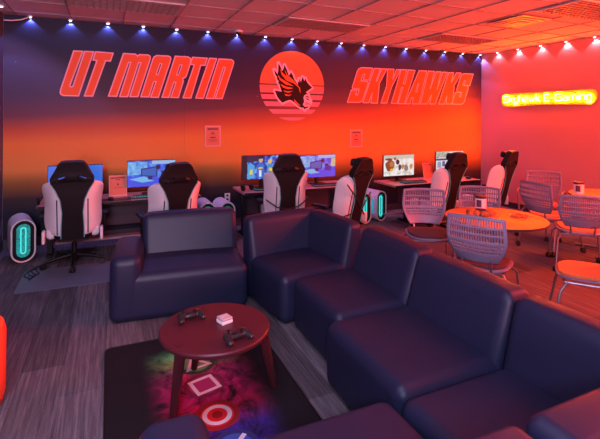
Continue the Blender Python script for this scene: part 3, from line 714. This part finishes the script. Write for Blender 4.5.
def monitor(x, y, label, base, shapes, rz=0, zb=.80):
    t = thing('computer_monitor', label, 'monitor', (x, y, DZ), rz)
    zc = zb - DZ + SH/2
    MB().box((0, .02, zc), (SW+.012, .030, SH+.014)).build('bezel', M['bezel'], t, bevel=.005)
    b = MB().box((0, .0045, zc), (SW, .003, SH)); mats = [base]
    for k, (poly, col) in enumerate(shapes):
        mm = em(col, .5) if isinstance(col, tuple) else col
        if mm not in mats: mats.append(mm)
        pts = [((u-.5)*SW, (w_-.5)*SH) for u, w_ in poly]
        b.prism(pts, lambda px, pz, d, kk=k: Vector((px, .0028 - .0003*kk + d*.0001, zc+pz)), 1., (), mats.index(mm), back=False)
    b.build('screen', mats, t, smooth=0)
    MB().box((0, .06, (zc+.08)/2+.008), (.05, .05, zc+.06)).box((0, .045, zc-.02), (.10, .04, .10)).build('stand_neck', M['black'], t, bevel=.006)
    MB().box((0, .04, .008), (.24, .19, .016)).build('stand_base', M['black'], t, bevel=.006)
    return t
def blob(u, v, ru, rv, n=14, ph=0): return [(u+ru*(1+.12*math.sin(3*a+ph))*math.cos(a), v+rv*(1+.12*math.sin(2*a+ph))*math.sin(a)) for a in [2*PI*k/n for k in range(n)]]
blue_scene = lambda nm: pixel_screen(nm, [(.3, srgb(30, 50, 190)), (.5, srgb(50, 90, 240)), (.7, srgb(120, 180, 255))], 9)
def blue_shapes():
    return [([(0, .45), (.42, .5), (.40, .95), (0, .95)], pixel_screen('pale_blue_wall_image', [(.35, srgb(60, 130, 230)), (.65, srgb(150, 220, 250))], 14)),
            ([(.5, .86), (1, .86), (1, 1), (.5, 1)], srgb(150, 190, 235)),
            ([(0, .02), (1, .02), (1, .26), (.30, .40), (0, .36)], srgb(60, 80, 235)),
            ([(.04, .30), (.30, .16), (.55, .20), (.34, .40)], srgb(110, 190, 240)),
            ([(.27, .40), (.62, .36), (.62, .78), (.27, .70)], srgb(18, 40, 140)),
            ([(.30, .44), (.59, .40), (.59, .72), (.30, .65)], srgb(40, 100, 190)),
            ([(.42, .27), (.50, .25), (.52, .38), (.42, .40)], srgb(15, 25, 110)),
            ([(.68, .30), (.88, .26), (.9, .50), (.7, .55)], srgb(25, 45, 170)),
            (blob(.63, .74, .05, .09), srgb(10, 15, 50)), (blob(.74, .55, .06, .05), srgb(20, 25, 80)),
            ([(.86, .48), (1, .46), (1, .84), (.88, .84)], srgb(190, 190, 150))]
monitor(-.36, 6.02, 'monitor with a plain blue screen behind the leftmost gaming chair', em(srgb(38, 108, 228)), [([(.0, .0), (1, .0), (1, .018), (0, .018)], srgb(25, 60, 150)), ([(.955, .03), (.99, .03), (.99, .06), (.955, .06)], srgb(200, 230, 255))], zb=.75)
monitor(.535, 6.02, 'monitor with a blue room picture beside the second gaming chair from the left', blue_scene('blue_room_image'), blue_shapes(), zb=.78)
monitor(2.06, 5.98, 'monitor showing two blue and yellow figures at the left end of the middle desk', pixel_screen('blue_crowd_image', [(.35, srgb(20, 30, 90)), (.5, srgb(40, 80, 200)), (.62, srgb(120, 190, 255))], 16),
    [([(0, 0), (.12, 0), (.12, 1), (0, 1)], srgb(28, 24, 34)), ([(.12, .72), (.55, .8), (.55, 1), (.12, 1)], srgb(45, 40, 70)), ([(.13, .04), (.30, .04), (.31, .58), (.2, .72), (.13, .60)], srgb(70, 170, 235)),
     ([(.36, .05), (.55, .05), (.56, .60), (.46, .76), (.36, .58)], srgb(40, 110, 215)), (blob(.465, .80, .055, .10), srgb(215, 170, 140)), ([(.40, .86), (.54, .88), (.52, .97), (.42, .95)], srgb(20, 25, 80)),
     ([(.40, .42), (.52, .45), (.50, .52), (.41, .50)], srgb(240, 200, 60)), ([(.42, .10), (.48, .1), (.48, .38), (.42, .38)], srgb(230, 240, 255)),
     ([(.62, .06), (.78, .04), (.80, .50), (.72, .70), (.63, .55)], srgb(50, 150, 215)), (blob(.70, .74, .055, .10), srgb(235, 190, 110)), ([(.66, .35), (.78, .30), (.79, .44), (.68, .48)], srgb(245, 205, 60)),
     ([(.18, .2), (.26, .22), (.25, .44), (.19, .40)], srgb(235, 210, 80)), ([(.55, .03), (.63, .03), (.63, .22), (.56, .26)], srgb(230, 200, 90)), ([(.80, .1), (.98, .1), (.98, .6), (.84, .55)], srgb(60, 90, 220))])
monitor(2.97, 5.98, 'monitor with a blue room picture between the third and fourth gaming chairs', blue_scene('blue_room_image'), blue_shapes(), zb=.78)
monitor(4.36, 5.80, 'monitor with a white picture of brown shapes at the left end of the right desk', pixel_screen('white_picture', [(.35, srgb(200, 190, 175)), (.5, srgb(245, 245, 245)), (.7, srgb(255, 255, 255))], 12),
    [([(0, .78), (1, .82), (1, 1), (0, 1)], srgb(200, 205, 190)), (blob(.20, .50, .15, .27), srgb(140, 75, 40)), (blob(.26, .56, .08, .14), srgb(190, 120, 75)), (blob(.16, .80, .12, .06, 14, 1), srgb(110, 60, 40)), (blob(.25, .28, .05, .08), srgb(235, 200, 50)),
     (blob(.45, .66, .06, .14, 12, 2), srgb(40, 35, 50)), (blob(.52, .40, .05, .16, 12, 1), srgb(70, 60, 70)), (blob(.62, .42, .05, .12), srgb(185, 140, 90)), (blob(.73, .36, .07, .18, 12, 2), srgb(130, 130, 120)), (blob(.90, .42, .06, .12), srgb(200, 150, 80)), (blob(.36, .82, .04, .07), srgb(170, 60, 50))], zb=.755)
monitor(5.36, 5.72, 'monitor with a white and blue page behind the gaming chair nearest the right desk end', pixel_screen('page_image', [(.4, srgb(215, 220, 225)), (.6, srgb(245, 245, 245))], 20),
    [([(0, .56), (1, .56), (1, .66), (0, .66)], srgb(25, 60, 130)), ([(.0, .70), (.45, .70), (.45, .98), (0, .98)], pixel_screen('photo_strip_image', [(.4, srgb(120, 130, 90)), (.6, srgb(215, 215, 200))], 40)), ([(.05, .20), (.18, .20), (.18, .50), (.05, .50)], srgb(140, 160, 190)), ([(.22, .26), (.32, .26), (.32, .52), (.22, .52)], srgb(60, 90, 150)), ([(.36, .10), (.6, .10), (.6, .5), (.36, .5)], srgb(170, 175, 180)), ([(.03, .04), (.3, .04), (.3, .14), (.03, .14)], srgb(190, 140, 70))], zb=.79)

# keyboards, mice, headsets, sign holders
def keyboard(x, y, label, rz=0):
    t = thing('keyboard', label, 'keyboard', (x, y, DZ), rz, 'glowing keyboards')
    MB().box((0, 0, .009), (.43, .14, .018)).build('case', M['black'], t, bevel=.004)
    MB().box((0, 0, .0185), (.415, .125, .002)).build('key_glow', M['keyglow'], t, smooth=0)
    b = MB()
    for r_ in range(5):
        for k in range(15):
            b.box((-.193+k*.0276, -.05+r_*.025, .0245), (.0205, .0185, .010))
    b.build('keycaps', M['black'], t, smooth=0)
    return t
keyboard(-.30, 5.84, 'cyan-lit keyboard in front of the plain blue monitor'); keyboard(.50, 5.84, 'cyan-lit keyboard in front of the blue picture monitor on the left desk')
keyboard(2.10, 5.80, 'cyan-lit keyboard in front of the monitor with two figures'); keyboard(3.02, 5.80, 'cyan-lit keyboard in front of the blue picture monitor on the middle desk')
keyboard(4.46, 5.56, 'cyan-lit keyboard in front of the monitor with brown shapes')
def mouse(x, y, label, rz=0):
    t = thing('computer_mouse', label, 'mouse', (x, y, DZ+.004), rz)
    b = MB().ball((0, 0, .012), (.031, .055, .022), 20, 12); o = b.build('body', M['black'], t)
    MB().box((0, .025, .032), (.005, .018, .006)).build('wheel', M['keyglow'], t, bevel=.002)
def pad_(x, y, w_, d_, label):
    tag(MB().box((x, y, DZ+.002), (w_, d_, .004)).build('mouse_pad', M['black'], bevel=.001), label, 'mouse pad')
pad_(.10, 5.81, .34, .20, 'black mouse pad on the left desk between the two left gaming chairs'); mouse(.04, 5.83, 'black computer mouse on the pad between the two left gaming chairs', .3)
pad_(.92, 5.84, .26, .22, 'black mouse pad at the right end of the left desk')
mouse(4.98, 5.60, 'black computer mouse on the right desk behind the fifth gaming chair', -.3)
mouse(5.62, 5.56, 'black computer mouse at the right end of the right desk', .2)
def headset(x, y, rz, label):
    t = thing('headset', label, 'headset', (x, y, DZ), rz)
    for sg in (-1, 1):
        MB().lathe([(.012, -.018), (.036, -.016), (.042, 0), (.036, .016), (.012, .018)], seg=20, M=Matrix.Translation((sg*.075, 0, .042)) @ Matrix.Rotation(R(90), 4, 'Y')).build('ear_cup', M['black'], t, fix=True)
    pts = [(.085*math.cos(a), .105*math.sin(a)*1.0, .042+.03*math.sin(a)) for a in [PI*k/16 for k in range(17)]]
    MB().tube(pts, .009, 8).build('headband', M['black'], t)
headset(1.79, 5.83, .4, 'black headset at the left end of the middle desk'); headset(-.66, 5.82, .2, 'black headset at the left end of the left desk')
def holder(x, y, rz, label):
    t = thing('sign_holder', label, 'sign holder', (x, y, DZ), rz)
    Mx = Matrix.Rotation(R(-10), 4, 'X')
    MB().box((0, 0, .138), (.216, .004, .262), Mx).box((0, .03, .002), (.216, .09, .004)).build('acrylic_stand', M['acrylic'], t, smooth=0)
    b = MB().box((0, -.0035, .140), (.200, .002, .245), Mx)
    for zz, ww, hh in ((.236, .17, .014), (.212, .05, .010), (.15, .02, .02), (.11, .10, .005), (.16, .015, .015)): b.box((0, -.005, zz), (ww, .001, hh), Mx, 1)
    b.build('sheet', [M['paper'], M['ink']], t, smooth=0)
holder(.125, 6.04, .05, 'small orange notice in a clear stand between the two monitors of the left desk')
holder(4.97, 5.80, .1, 'small red notice in a clear stand between the two monitors of the right desk')

# ------------------------------------------------------------------ computer towers
def stadium(w_, h_, n=14):
    r = w_/2; pts = []
    for k in range(n+1): a = PI*k/n; pts.append((r*math.cos(a), h_-r+r*math.sin(a)))
    for k in range(n+1): a = PI + PI*k/n; pts.append((r*math.cos(a), r+r*math.sin(a)))
    return pts
def tower(x, y, rz, label, h_=.50, w_=.235, dep=.42, window=False):
    t = thing('computer_tower', label, 'computer', (x, y, 0), rz, 'white computer towers with teal fronts')
    sh = lambda g: [(px, pz+g) for px, pz in stadium(w_-2*g, h_-2*g)]
    ring = lambda g0, g1: (sh(g0), [sh(g1)])
    o_, hl = ring(0, .018)
    MB().prism(o_, lambda px, pz, d: Vector((px, d, pz+.004)), dep, hl).build('shell', M['whiteplastic'], t, smooth=50, bevel=.004)
    o_, hl = ring(.018, .055)
    MB().prism(o_, lambda px, pz, d: Vector((px, .012+d, pz+.004)), .03, hl).build('front_ring', M['black'], t, smooth=50)
    MB().prism(sh(.054), lambda px, pz, d: Vector((px, .030+d, pz+.004)), .01).build('fan_panel', M['pcglow'], t, smooth=0)
    g = MB(); st = [(px, .024, pz+.004) for px, pz in sh(w_/2-.024)]; g.tube(st + [st[0]], .0075, 8); g.build('light_loop', M['pcring'], t)
    MB().prism(sh(.02), lambda px, pz, d: Vector((px, dep-.012+d, pz+.004)), .008).build('rear_panel', M['black'], t, smooth=0)
    MB().box((0, dep/2, .004), (.12, dep-.06, .008)).build('foot_rail', M['rubber'], t, smooth=0)
    if window: MB().prism([(u, v_) for u, v_ in ((.05, .14), (.30, .14), (.30, .36), (.05, .36))], lambda u, v_, d: Vector((-w_/2-.003+d, u+.03, v_)), .003).build('side_window', M['pcwin'], t, smooth=0, fix=True)
    return t
tower(-.885, 5.86, R(14), 'white computer tower with teal oval front at the far left beside the desk', .50, .25)
tower(1.28, 6.02, R(0), 'white computer tower half hidden behind the far loveseat back, left of its pair', .50)
tower(1.53, 5.90, R(2), 'white computer tower peeking past the right end of the far loveseat back', .51, .22)
tower(3.78, 5.88, R(6), 'white computer tower with teal front beside the fourth gaming chair, left of its pair', .49, .22)
tower(4.12, 5.94, R(10), 'white computer tower with teal front under the left end of the right desk', .49, .22, window=True)
b = MB()
for k in range(4):
    x0 = -.775 + .025*k; pts = [(x0+.035*math.sin(1.3*i+k), 5.66-.07*i+.03*math.cos(2.1*i+k), .008+.0*i) for i in range(7)]
    b.tube(pts, .006, 6)
tag(b.build('power_cable', M['cable']), 'tangle of black cables on the carpet beside the far left computer tower', 'cable')
b = MB(); b.tube([(.90, 6.43, .5), (.88, 6.38, .3), (.92, 6.36, .1), (1.0, 6.4, .012), (1.12, 6.5, .012)], .006, 6)
tag(b.build('power_cable', M['cable']), 'black cable running along the wall under the right end of the left desk', 'cable')
mm = mat('blue_grey_floor_mat', (.12, .135, .20), .5)
tag(MB().prism(slab(.92, .66, .03, 0), lambda x, y, d: Vector((x-.36, y+5.20, .004-d)), .0035).build('floor_mat', mm, smooth=0), 'thin blue-grey chair mat on the carpet under the leftmost gaming chair', 'floor mat')

# ------------------------------------------------------------------ gaming chairs (face local +y)
def caster_mb(x, y, rz, r=.029):
    b = MB(); T_ = Matrix.Translation((x, y, 0)) @ Matrix.Rotation(rz, 4, 'Z')
    for sg in (-1, 1): b.lathe([(.012, -.010), (r, -.008), (r, .008), (.012, .010)], seg=16, M=T_ @ Matrix.Translation((sg*.015, 0, r)) @ Matrix.Rotation(R(90), 4, 'Y'))
    b.box((0, 0, r*1.75), (.022, .04, r*.9), T_); b.cyl((0, 0, r*1.6), .008, .03, 10, M=T_)
    return b
def gaming_chair(name, label, loc, rz, lift=0., strap=0, recl=11, group='black and white gaming chairs'):
    c = thing(name, label, 'gaming chair', loc, rz, group)
    b = MB().lathe([(.03, .085), (.045, .095), (.045, .125), (.03, .14)], seg=20)
    for k in range(5):
        a = R(90+36+72*k); d = Vector((math.cos(a), math.sin(a), 0))
        b.tube([d*.03+Vector((0,0,.115)), d*.18+Vector((0,0,.10)), d*.315+Vector((0,0,.075))], [.024, .021, .016], 10)
    b.build('star_base', M['black'], c)
    for k in range(5):
        a = R(90+36+72*k); caster_mb(.315*math.cos(a), .315*math.sin(a), a+.6*k).build('caster', M['rubber'], c)
    MB().cyl((0, 0, .12), .03, .13, 16).cyl((0, 0, .22), .018, .14+lift, 16).build('gas_lift', M['black'], c)
    z0 = .415 + lift
    MB().box((0, -.02, z0-.085), (.30, .26, .03)).build('seat_mechanism', M['black'], c, bevel=.006)
    MB().rbox((0, .03, z0), (.40, .50, .115), .05, 4, 6, (0, 0, .012)).build('seat', M['blackleather'], c)
    for sg in (-1, 1): MB().rbox((sg*.215, .03, z0+.015), (.10, .48, .13), .045, 4, 5).build('seat_bolster', M['whiteleather'], c)
    # backrest group is tilted about the rear of the seat
    T_ = Matrix.Translation((0, -.215, z0)) @ Matrix.Rotation(R(recl), 4, 'X')
    # white shell with bolsters wrapping forwards : rows of (z, half width, side wrap)
    rows = [(-.02, .20, .06), (.04, .262, .12), (.16, .275, .15), (.30, .262, .16), (.42, .276, .16), (.50, .288, .15), (.555, .280, .12), (.59, .245, .08), (.605, .19, .03)]
    vs = []; fs = []; nu = 14
    for (z, w_, wr) in rows:
        for side in (0, 1):
            for i in range(nu+1):
                u = -1 + 2*i/nu; x = 1.07*w_*u; au = abs(u)
                yb = -.045 + wr*max(0, au-.55)**1.5/.45**1.5*1.0
                yf = yb + .055 + .045*max(0, math.sin(PI*min(1, max(0, (au-.45)/.55))))
                if au > .97: yf = yb + .02
                vs.append(T_ @ Vector((x, yb if side == 0 else yf, z)))
    n1 = nu+1; per = 2*n1
    for r_ in range(len(rows)-1):
        o0, o1 = r_*per, (r_+1)*per
        for i in range(nu):
            fs.append((o0+i, o0+i+1, o1+i+1, o1+i)); fs.append((o0+n1+i+1, o0+n1+i, o1+n1+i, o1+n1+i+1))
        fs.append((o0+n1, o0, o1, o1+n1)); fs.append((o0+nu, o0+n1+nu, o1+n1+nu, o1+nu))
    fs.append(tuple([i for i in range(nu, -1, -1)]) + tuple(n1+i for i in range(nu+1)))
    o_ = (len(rows)-1)*per
    fs.append(tuple(o_+i for i in range(nu+1)) + tuple(o_+n1+i for i in range(nu, -1, -1)))
    o = MB().add(vs, fs).build('backrest', M['whiteleather'], c, smooth=60, fix=True)
    md = o.modifiers.new('soft', 'SUBSURF'); md.levels = 1; md.render_levels = 2
    # black centre of the back with shoulder wings and belt openings
    L = [(.112, -.03), (.108, .10), (.098, .28), (.114, .42), (.158, .53), (.208, .615), (.212, .655), (.172, .73), (.140, .80), (.112, .835), (.06, .845)]
    poly = [(x, z) for x, z in L] + [(-x, z) for x, z in reversed(L)]
    hole = [(.055, .665), (.128, .630), (.150, .645), (.140, .672), (.068, .697)]
    hl = [hole, [(-x, z) for x, z in reversed(hole)]]
    def back_T(x, z, d): # rear face is d = 0, curved slightly
        yb = -.070 + .010*(abs(x)/.2)**2
        return T_ @ Vector((x, yb + d*(1.0 if z > .5 else .35), z))
    b = MB(); b.prism(poly, back_T, .085, hl, 0)
    b.build('back_cover', M['blackleather'], c, smooth=50, bevel=.012, bseg=3, fix=True)
    for sg in (-1, 1):
        st = [back_T(sg*x, z, -.004) for x, z in hole]; MB().tube(st+[st[0]], .006, 6).build('belt_slot_trim', M['black'], c)
    for sg in (-1, 1):
        g = MB(); g.tube([back_T(sg*(x+.004), z, .004) for x, z in [(.110, -.02), (.108, .10), (.098, .28), (.114, .42), (.158, .53), (.208, .615)]], .005, 6)
        g.build('piping', M['teal'], c)
    for sg in (-1, 1):
        g = MB(); g.box((sg*.150, -.054, .22), (.012, .012, .40), T_ @ Matrix.Translation((sg*.0, .012, 0)))
        g.build('side_stripe', M['black'], c, bevel=.003)
    MB().rbox((0, .075, .76), (.26, .07, .10), .035, 3, 4, M=T_).build('neck_pillow', M['blackleather'], c)
    for sg in (-1, 1):
        b = MB().box((sg*.285, -.20, z0-.01), (.03, .11, .14), Matrix.Identity(4)); b.build('hinge_cover', M['whiteplastic'], c, bevel=.012, bseg=3)
        b = MB().tube([(sg*.20, .02, z0-.075), (sg*.30, .02, z0-.07), (sg*.312, .02, z0-.03), (sg*.312, .02, z0+.17)], .018, 10)
        a_ = b.build('armrest', M['black'], c)
        MB().rbox((sg*.312, .045, z0+.185), (.09, .26, .03), .014, 3, 4).build('arm_pad', M['blackleather'], a_)
    if strap:
        bt = lambda x, z: T_ @ Vector((x, (-.052 + .1*max(0, abs(x)/.285-.55)) - .026, z))
        if strap == 1: runs = [[(-.285, .25), (-.15, .16), (0, .12), (.15, .16), (.285, .25)], [(-.275, .05), (-.15, .085), (0, .09), (.15, .085), (.275, .05)]]
        else: runs = [[(-.28, .52), (-.12, .36), (.02, .22), (.16, .07)], [(.26, .36), (.1, .2), (.02, .14)], [(-.27, .09), (-.13, .13)]]
        for run in runs: MB().tube([bt(x, z) for x, z in run], .008, 6).build('pillow_strap', M['strap'], c)
    return c
gaming_chair('gaming_chair', 'leftmost black and white gaming chair, its back square to the camera', (-.345, 5.60, 0), R(0), -.015)
gaming_chair('gaming_chair', 'second gaming chair from the left, low behind the far loveseat', (.68, 5.34, 0), R(8), -.05)
gaming_chair('gaming_chair', 'third gaming chair from the left, with crossed black straps on its back', (2.18, 5.49, 0), R(-8), -.01, 1)
gaming_chair('gaming_chair', 'fourth gaming chair from the left, with one diagonal black strap, beside two computer towers', (2.83, 5.08, 0), R(22), -.04, 2, 13)
gaming_chair('gaming_chair', 'fifth gaming chair from the left, in front of the right desk', (4.53, 5.16, 0), R(10), -.02, 0, 14)
gaming_chair('gaming_chair', 'rightmost gaming chair, beside the pink wall', (5.54, 5.14, 0), R(18), -.02, 0, 14)

# ------------------------------------------------------------------ mesh chairs (face local +y)
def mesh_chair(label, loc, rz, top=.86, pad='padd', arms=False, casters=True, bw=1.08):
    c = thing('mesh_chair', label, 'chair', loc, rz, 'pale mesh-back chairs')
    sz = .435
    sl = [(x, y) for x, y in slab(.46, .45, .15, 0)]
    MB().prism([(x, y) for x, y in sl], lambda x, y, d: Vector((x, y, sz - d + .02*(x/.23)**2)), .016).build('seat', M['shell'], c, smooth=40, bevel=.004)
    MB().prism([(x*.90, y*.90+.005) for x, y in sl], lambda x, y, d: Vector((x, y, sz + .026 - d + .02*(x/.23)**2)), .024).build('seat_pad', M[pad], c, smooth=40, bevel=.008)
    z0, z1 = .50, top; NU, NV = 47, 26
    def W_(v): return bw*(.150 + .075*math.sin(min(1, v/.55)*PI/2) - .012*max(0, (v-.55)/.45)**1.5)
    def P(u, v):
        w_ = W_(v); y = -.235 - .05*v - .035*math.sin(PI*v*.9) + .055*u*u*(1-.35*v)
        zz = z0 + (z1-z0)*v + .012*(1-u*u)*(1 if v > .9 else 0)
        return Vector((w_*u, y, zz))
    vs = [P(-1+2*i/NU, j/NV) for j in range(NV+1) for i in range(NU+1)]; fs = []
    for j in range(NV):
        for i in range(NU):
            inside = 3 <= i < NU-3 and 5 <= j < NV-2
            if inside and i % 2 == 1:
                up_ = j/NV > .45
                if up_ and j % 4 != 0: continue
                if not up_ and j % 2 == 0: continue
            k = j*(NU+1)+i; fs.append((k, k+1, k+NU+2, k+NU+1))
    MB().add(vs, fs).build('mesh_back', M['shell'], c, smooth=70, solid=.010)
    for sg in (-1, 1): MB().tube([(sg*.10, -.10, sz-.02), (sg*.11, -.215, sz-.01), (sg*.12, -.245, .53)], .011, 8).build('back_support', M['steel'], c)
    b = MB().tube([(-.19, .17, sz-.03), (-.19, -.17, sz-.03), (.19, -.17, sz-.03), (.19, .17, sz-.03), (-.19, .17, sz-.03)], .010, 8); b.build('seat_frame', M['steel'], c)
    zt = .065 if casters else .006
    for sx_ in (-1, 1):
        for sy_ in (-1, 1):
            l = MB().tube([(sx_*.19, sy_*.15, sz-.03), (sx_*.235, sy_*.20, sz-.09), (sx_*.262, sy_*.262, zt)], .0105, 10).build('leg', M['steel'], c)
            if casters: caster_mb(sx_*.262, sy_*.262, 1.+sx_+sy_*.6, .027).build('caster', M['rubber'], l)
            else: MB().cyl((sx_*.262, sy_*.262, 0), .013, .012, 10).build('glide', M['rubber'], l)
    if arms:
        for sg in (-1, 1): MB().tube([(sg*.235, -.20, sz-.05), (sg*.29, -.21, .60), (sg*.29, -.15, .65), (sg*.285, .14, .65), (sg*.275, .19, .62), (sg*.25, .20, sz-.06)], .012, 8).build('armrest', M['steel'], c)
    return c
mesh_chair('pale mesh chair facing the camera just left of the round orange table', (3.20, 3.75, 0), fdir(-.52, -.85), .88)
mesh_chair('pale mesh chair with its back to the camera, in front of the round orange table', (3.04, 2.83, 0), fdir(.87, .50), .89)
mesh_chair('pale mesh chair pushed in behind the white canister on the round table', (4.02, 3.82, 0), fdir(-.75, -.66), .85)
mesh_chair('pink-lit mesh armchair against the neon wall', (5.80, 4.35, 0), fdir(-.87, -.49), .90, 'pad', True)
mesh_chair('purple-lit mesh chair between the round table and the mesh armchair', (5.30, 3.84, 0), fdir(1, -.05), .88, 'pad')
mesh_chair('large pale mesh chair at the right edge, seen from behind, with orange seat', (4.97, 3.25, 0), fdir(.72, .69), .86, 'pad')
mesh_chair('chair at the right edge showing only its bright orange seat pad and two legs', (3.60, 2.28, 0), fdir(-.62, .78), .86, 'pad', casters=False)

# ------------------------------------------------------------------ round tables
def round_table(x, y, label, r=.47, foot_r=.30, a0=45):
    t = thing('round_table', label, 'table', (x, y, 0))
    MB().lathe([(0, .715), (r-.012, .715), (r, .72), (r, .738), (r-.004, .7395)], seg=72).build('edge_band', M['tableedge'], t)
    MB().lathe([(r-.004, .7385), (r-.010, .743), (0, .743)], seg=72).build('tabletop', M['tableorange'], t)
    MB().cyl((0, 0, .04), .035, .675, 24).build('column', M['steel'], t)
    b = MB()
    for k in range(4):
        a = R(a0+90*k); b.tube([(0, 0, .05), (math.cos(a)*foot_r, math.sin(a)*foot_r, .022)], [.022, .014], 10)
    b.build('star_base', M['steel'], t)
    return t
round_table(3.47, 3.09, 'round orange table in the middle of the mesh chairs, with a canister on it')
round_table(5.84, 3.40, 'round orange table cut off by the right edge behind the large mesh chair', .47, .42, 10)
TT = .743
def canister(x, y, label, s=1.):
    t = thing('canister', label, 'canister', (x, y, TT))
    MB().lathe([(.0, 0), (.055*s, 0), (.056*s, .004), (.056*s, .125*s), (.052*s, .128*s)], seg=32).build('body', mat('white_canister', (.75, .68, .80), .4) if 'white_canister' not in bpy.data.materials else bpy.data.materials['white_canister'], t)
    MB().lathe([(.057*s, .118*s), (.060*s, .122*s), (.060*s, .142*s), (.050*s, .146*s), (0, .146*s)], seg=32).build('lid', M['tableedge'], t)
    b = MB(); n_ = 10; vs = []; fs = []
    for k in range(n_+1):
        a = R(178+5.5*k)
        for z in (.03*s, .105*s): vs.append((.0566*s*math.cos(a), .0566*s*math.sin(a), z))
    for k in range(n_): fs.append((2*k, 2*k+2, 2*k+3, 2*k+1))
    b.add(vs, fs).build('label_band', M['ink'], t)
canister(3.62, 3.41, 'white canister with dark lid on the round orange table'); canister(5.54, 3.62, 'white canister with dark lid at the right edge of the photo, before the neon wall', 1.05)
# crumpled cloth and a tangled cord on the table
b = MB()
def crump(b, c, rad, seed, mi):
    o = len(b.v); b.ball(c, rad, 36, 24, mi)
    for i in range(o, len(b.v)):
        p = Vector(b.v[i]); d = p - Vector(c)
        k = 1 + .38*noise.noise(p*28 + Vector((seed, 0, 0))) + .18*noise.noise(p*65 + Vector((0, seed, 0)))
        q = Vector(c) + d*k; b.v[i] = (q.x, q.y, max(q.z, .001))
cb = thing('cloth_bundle', 'crumpled orange-brown cloth bundle with a dark patch on the round table', 'cloth', (3.37, 3.17, TT))
b = MB(); crump(b, (-.06, .03, .03), (.085, .06, .035), 1, 0); crump(b, (.05, -.03, .028), (.09, .055, .032), 5, 0); b.build('cloth', M['brown'], cb)
b = MB(); crump(b, (.02, .015, .052), (.06, .045, .018), 9, 0); b.build('dark_lining', M['darkcloth'], cb)
rnd = random.Random(3); b = MB(); pts = []
for i in range(40):
    a = i*.9; rr_ = .03+.06*rnd.random(); pts.append((3.68+rr_*math.cos(a)*1.2, 2.98+rr_*math.sin(a), TT+.005+.006*(i % 3)))
sm_ = []
for i in range(len(pts)-1):
    for k in range(4): sm_.append(tuple(pts[i][j]*(1-k/4)+pts[i+1][j]*k/4 for j in range(3)))
b.tube(sm_, .003, 6); b.tube([(3.60, 3.06, TT+.004), (3.66, 3.10, TT+.03), (3.74, 3.04, TT+.02), (3.80, 2.94, TT+.004)], .003, 6)
tag(b.build('cord_tangle', M['brown']), 'small tangle of thin dark cord on the round orange table', 'cord')

# ------------------------------------------------------------------ lights
def area(name, loc, tgt, col, e, sx_, sy_):
    l = bpy.data.lights.new(name, 'AREA'); l.shape = 'RECTANGLE'; l.size = sx_; l.size_y = sy_; l.energy = e; l.color = col
    o = bpy.data.objects.new(name, l); COL.objects.link(o); o.location = loc
    o.rotation_euler = (Vector(tgt) - Vector(loc)).to_track_quat('-Z', 'Y').to_euler(); return o
for args in FILL_LIGHTS: area(*args)
w_ = bpy.data.worlds.new('world'); SC.world = w_; w_.use_nodes = True
w_.node_tree.nodes['Background'].inputs[0].default_value = (.05, .04, .08, 1); w_.node_tree.nodes['Background'].inputs[1].default_value = .2

# ------------------------------------------------------------------ camera
cam = bpy.data.cameras.new('camera'); co = bpy.data.objects.new('camera', cam); COL.objects.link(co)
cam.sensor_fit = 'HORIZONTAL'; cam.sensor_width = 36; cam.lens = 432/600*36; cam.shift_y = -(219.5-116)/600; cam.clip_start = .05
th = math.atan(192/432)
co.location = (0, 0, 1.72)
co.rotation_euler = (Matrix.Rotation(-th, 4, 'Z') @ Matrix.Rotation(R(90), 4, 'X') @ Matrix.Rotation(R(.344), 4, 'Z')).to_euler()
SC.camera = co
SC.view_settings.view_transform = 'Standard'; SC.view_settings.look = 'None'; SC.view_settings.gamma = 1; SC.view_settings.use_curve_mapping = False
SC.view_settings.exposure = EXPOSURE
SC.cycles.use_denoising = True
SC.cycles.max_bounces = 8; SC.cycles.diffuse_bounces = 5; SC.cycles.sample_clamp_indirect = 6
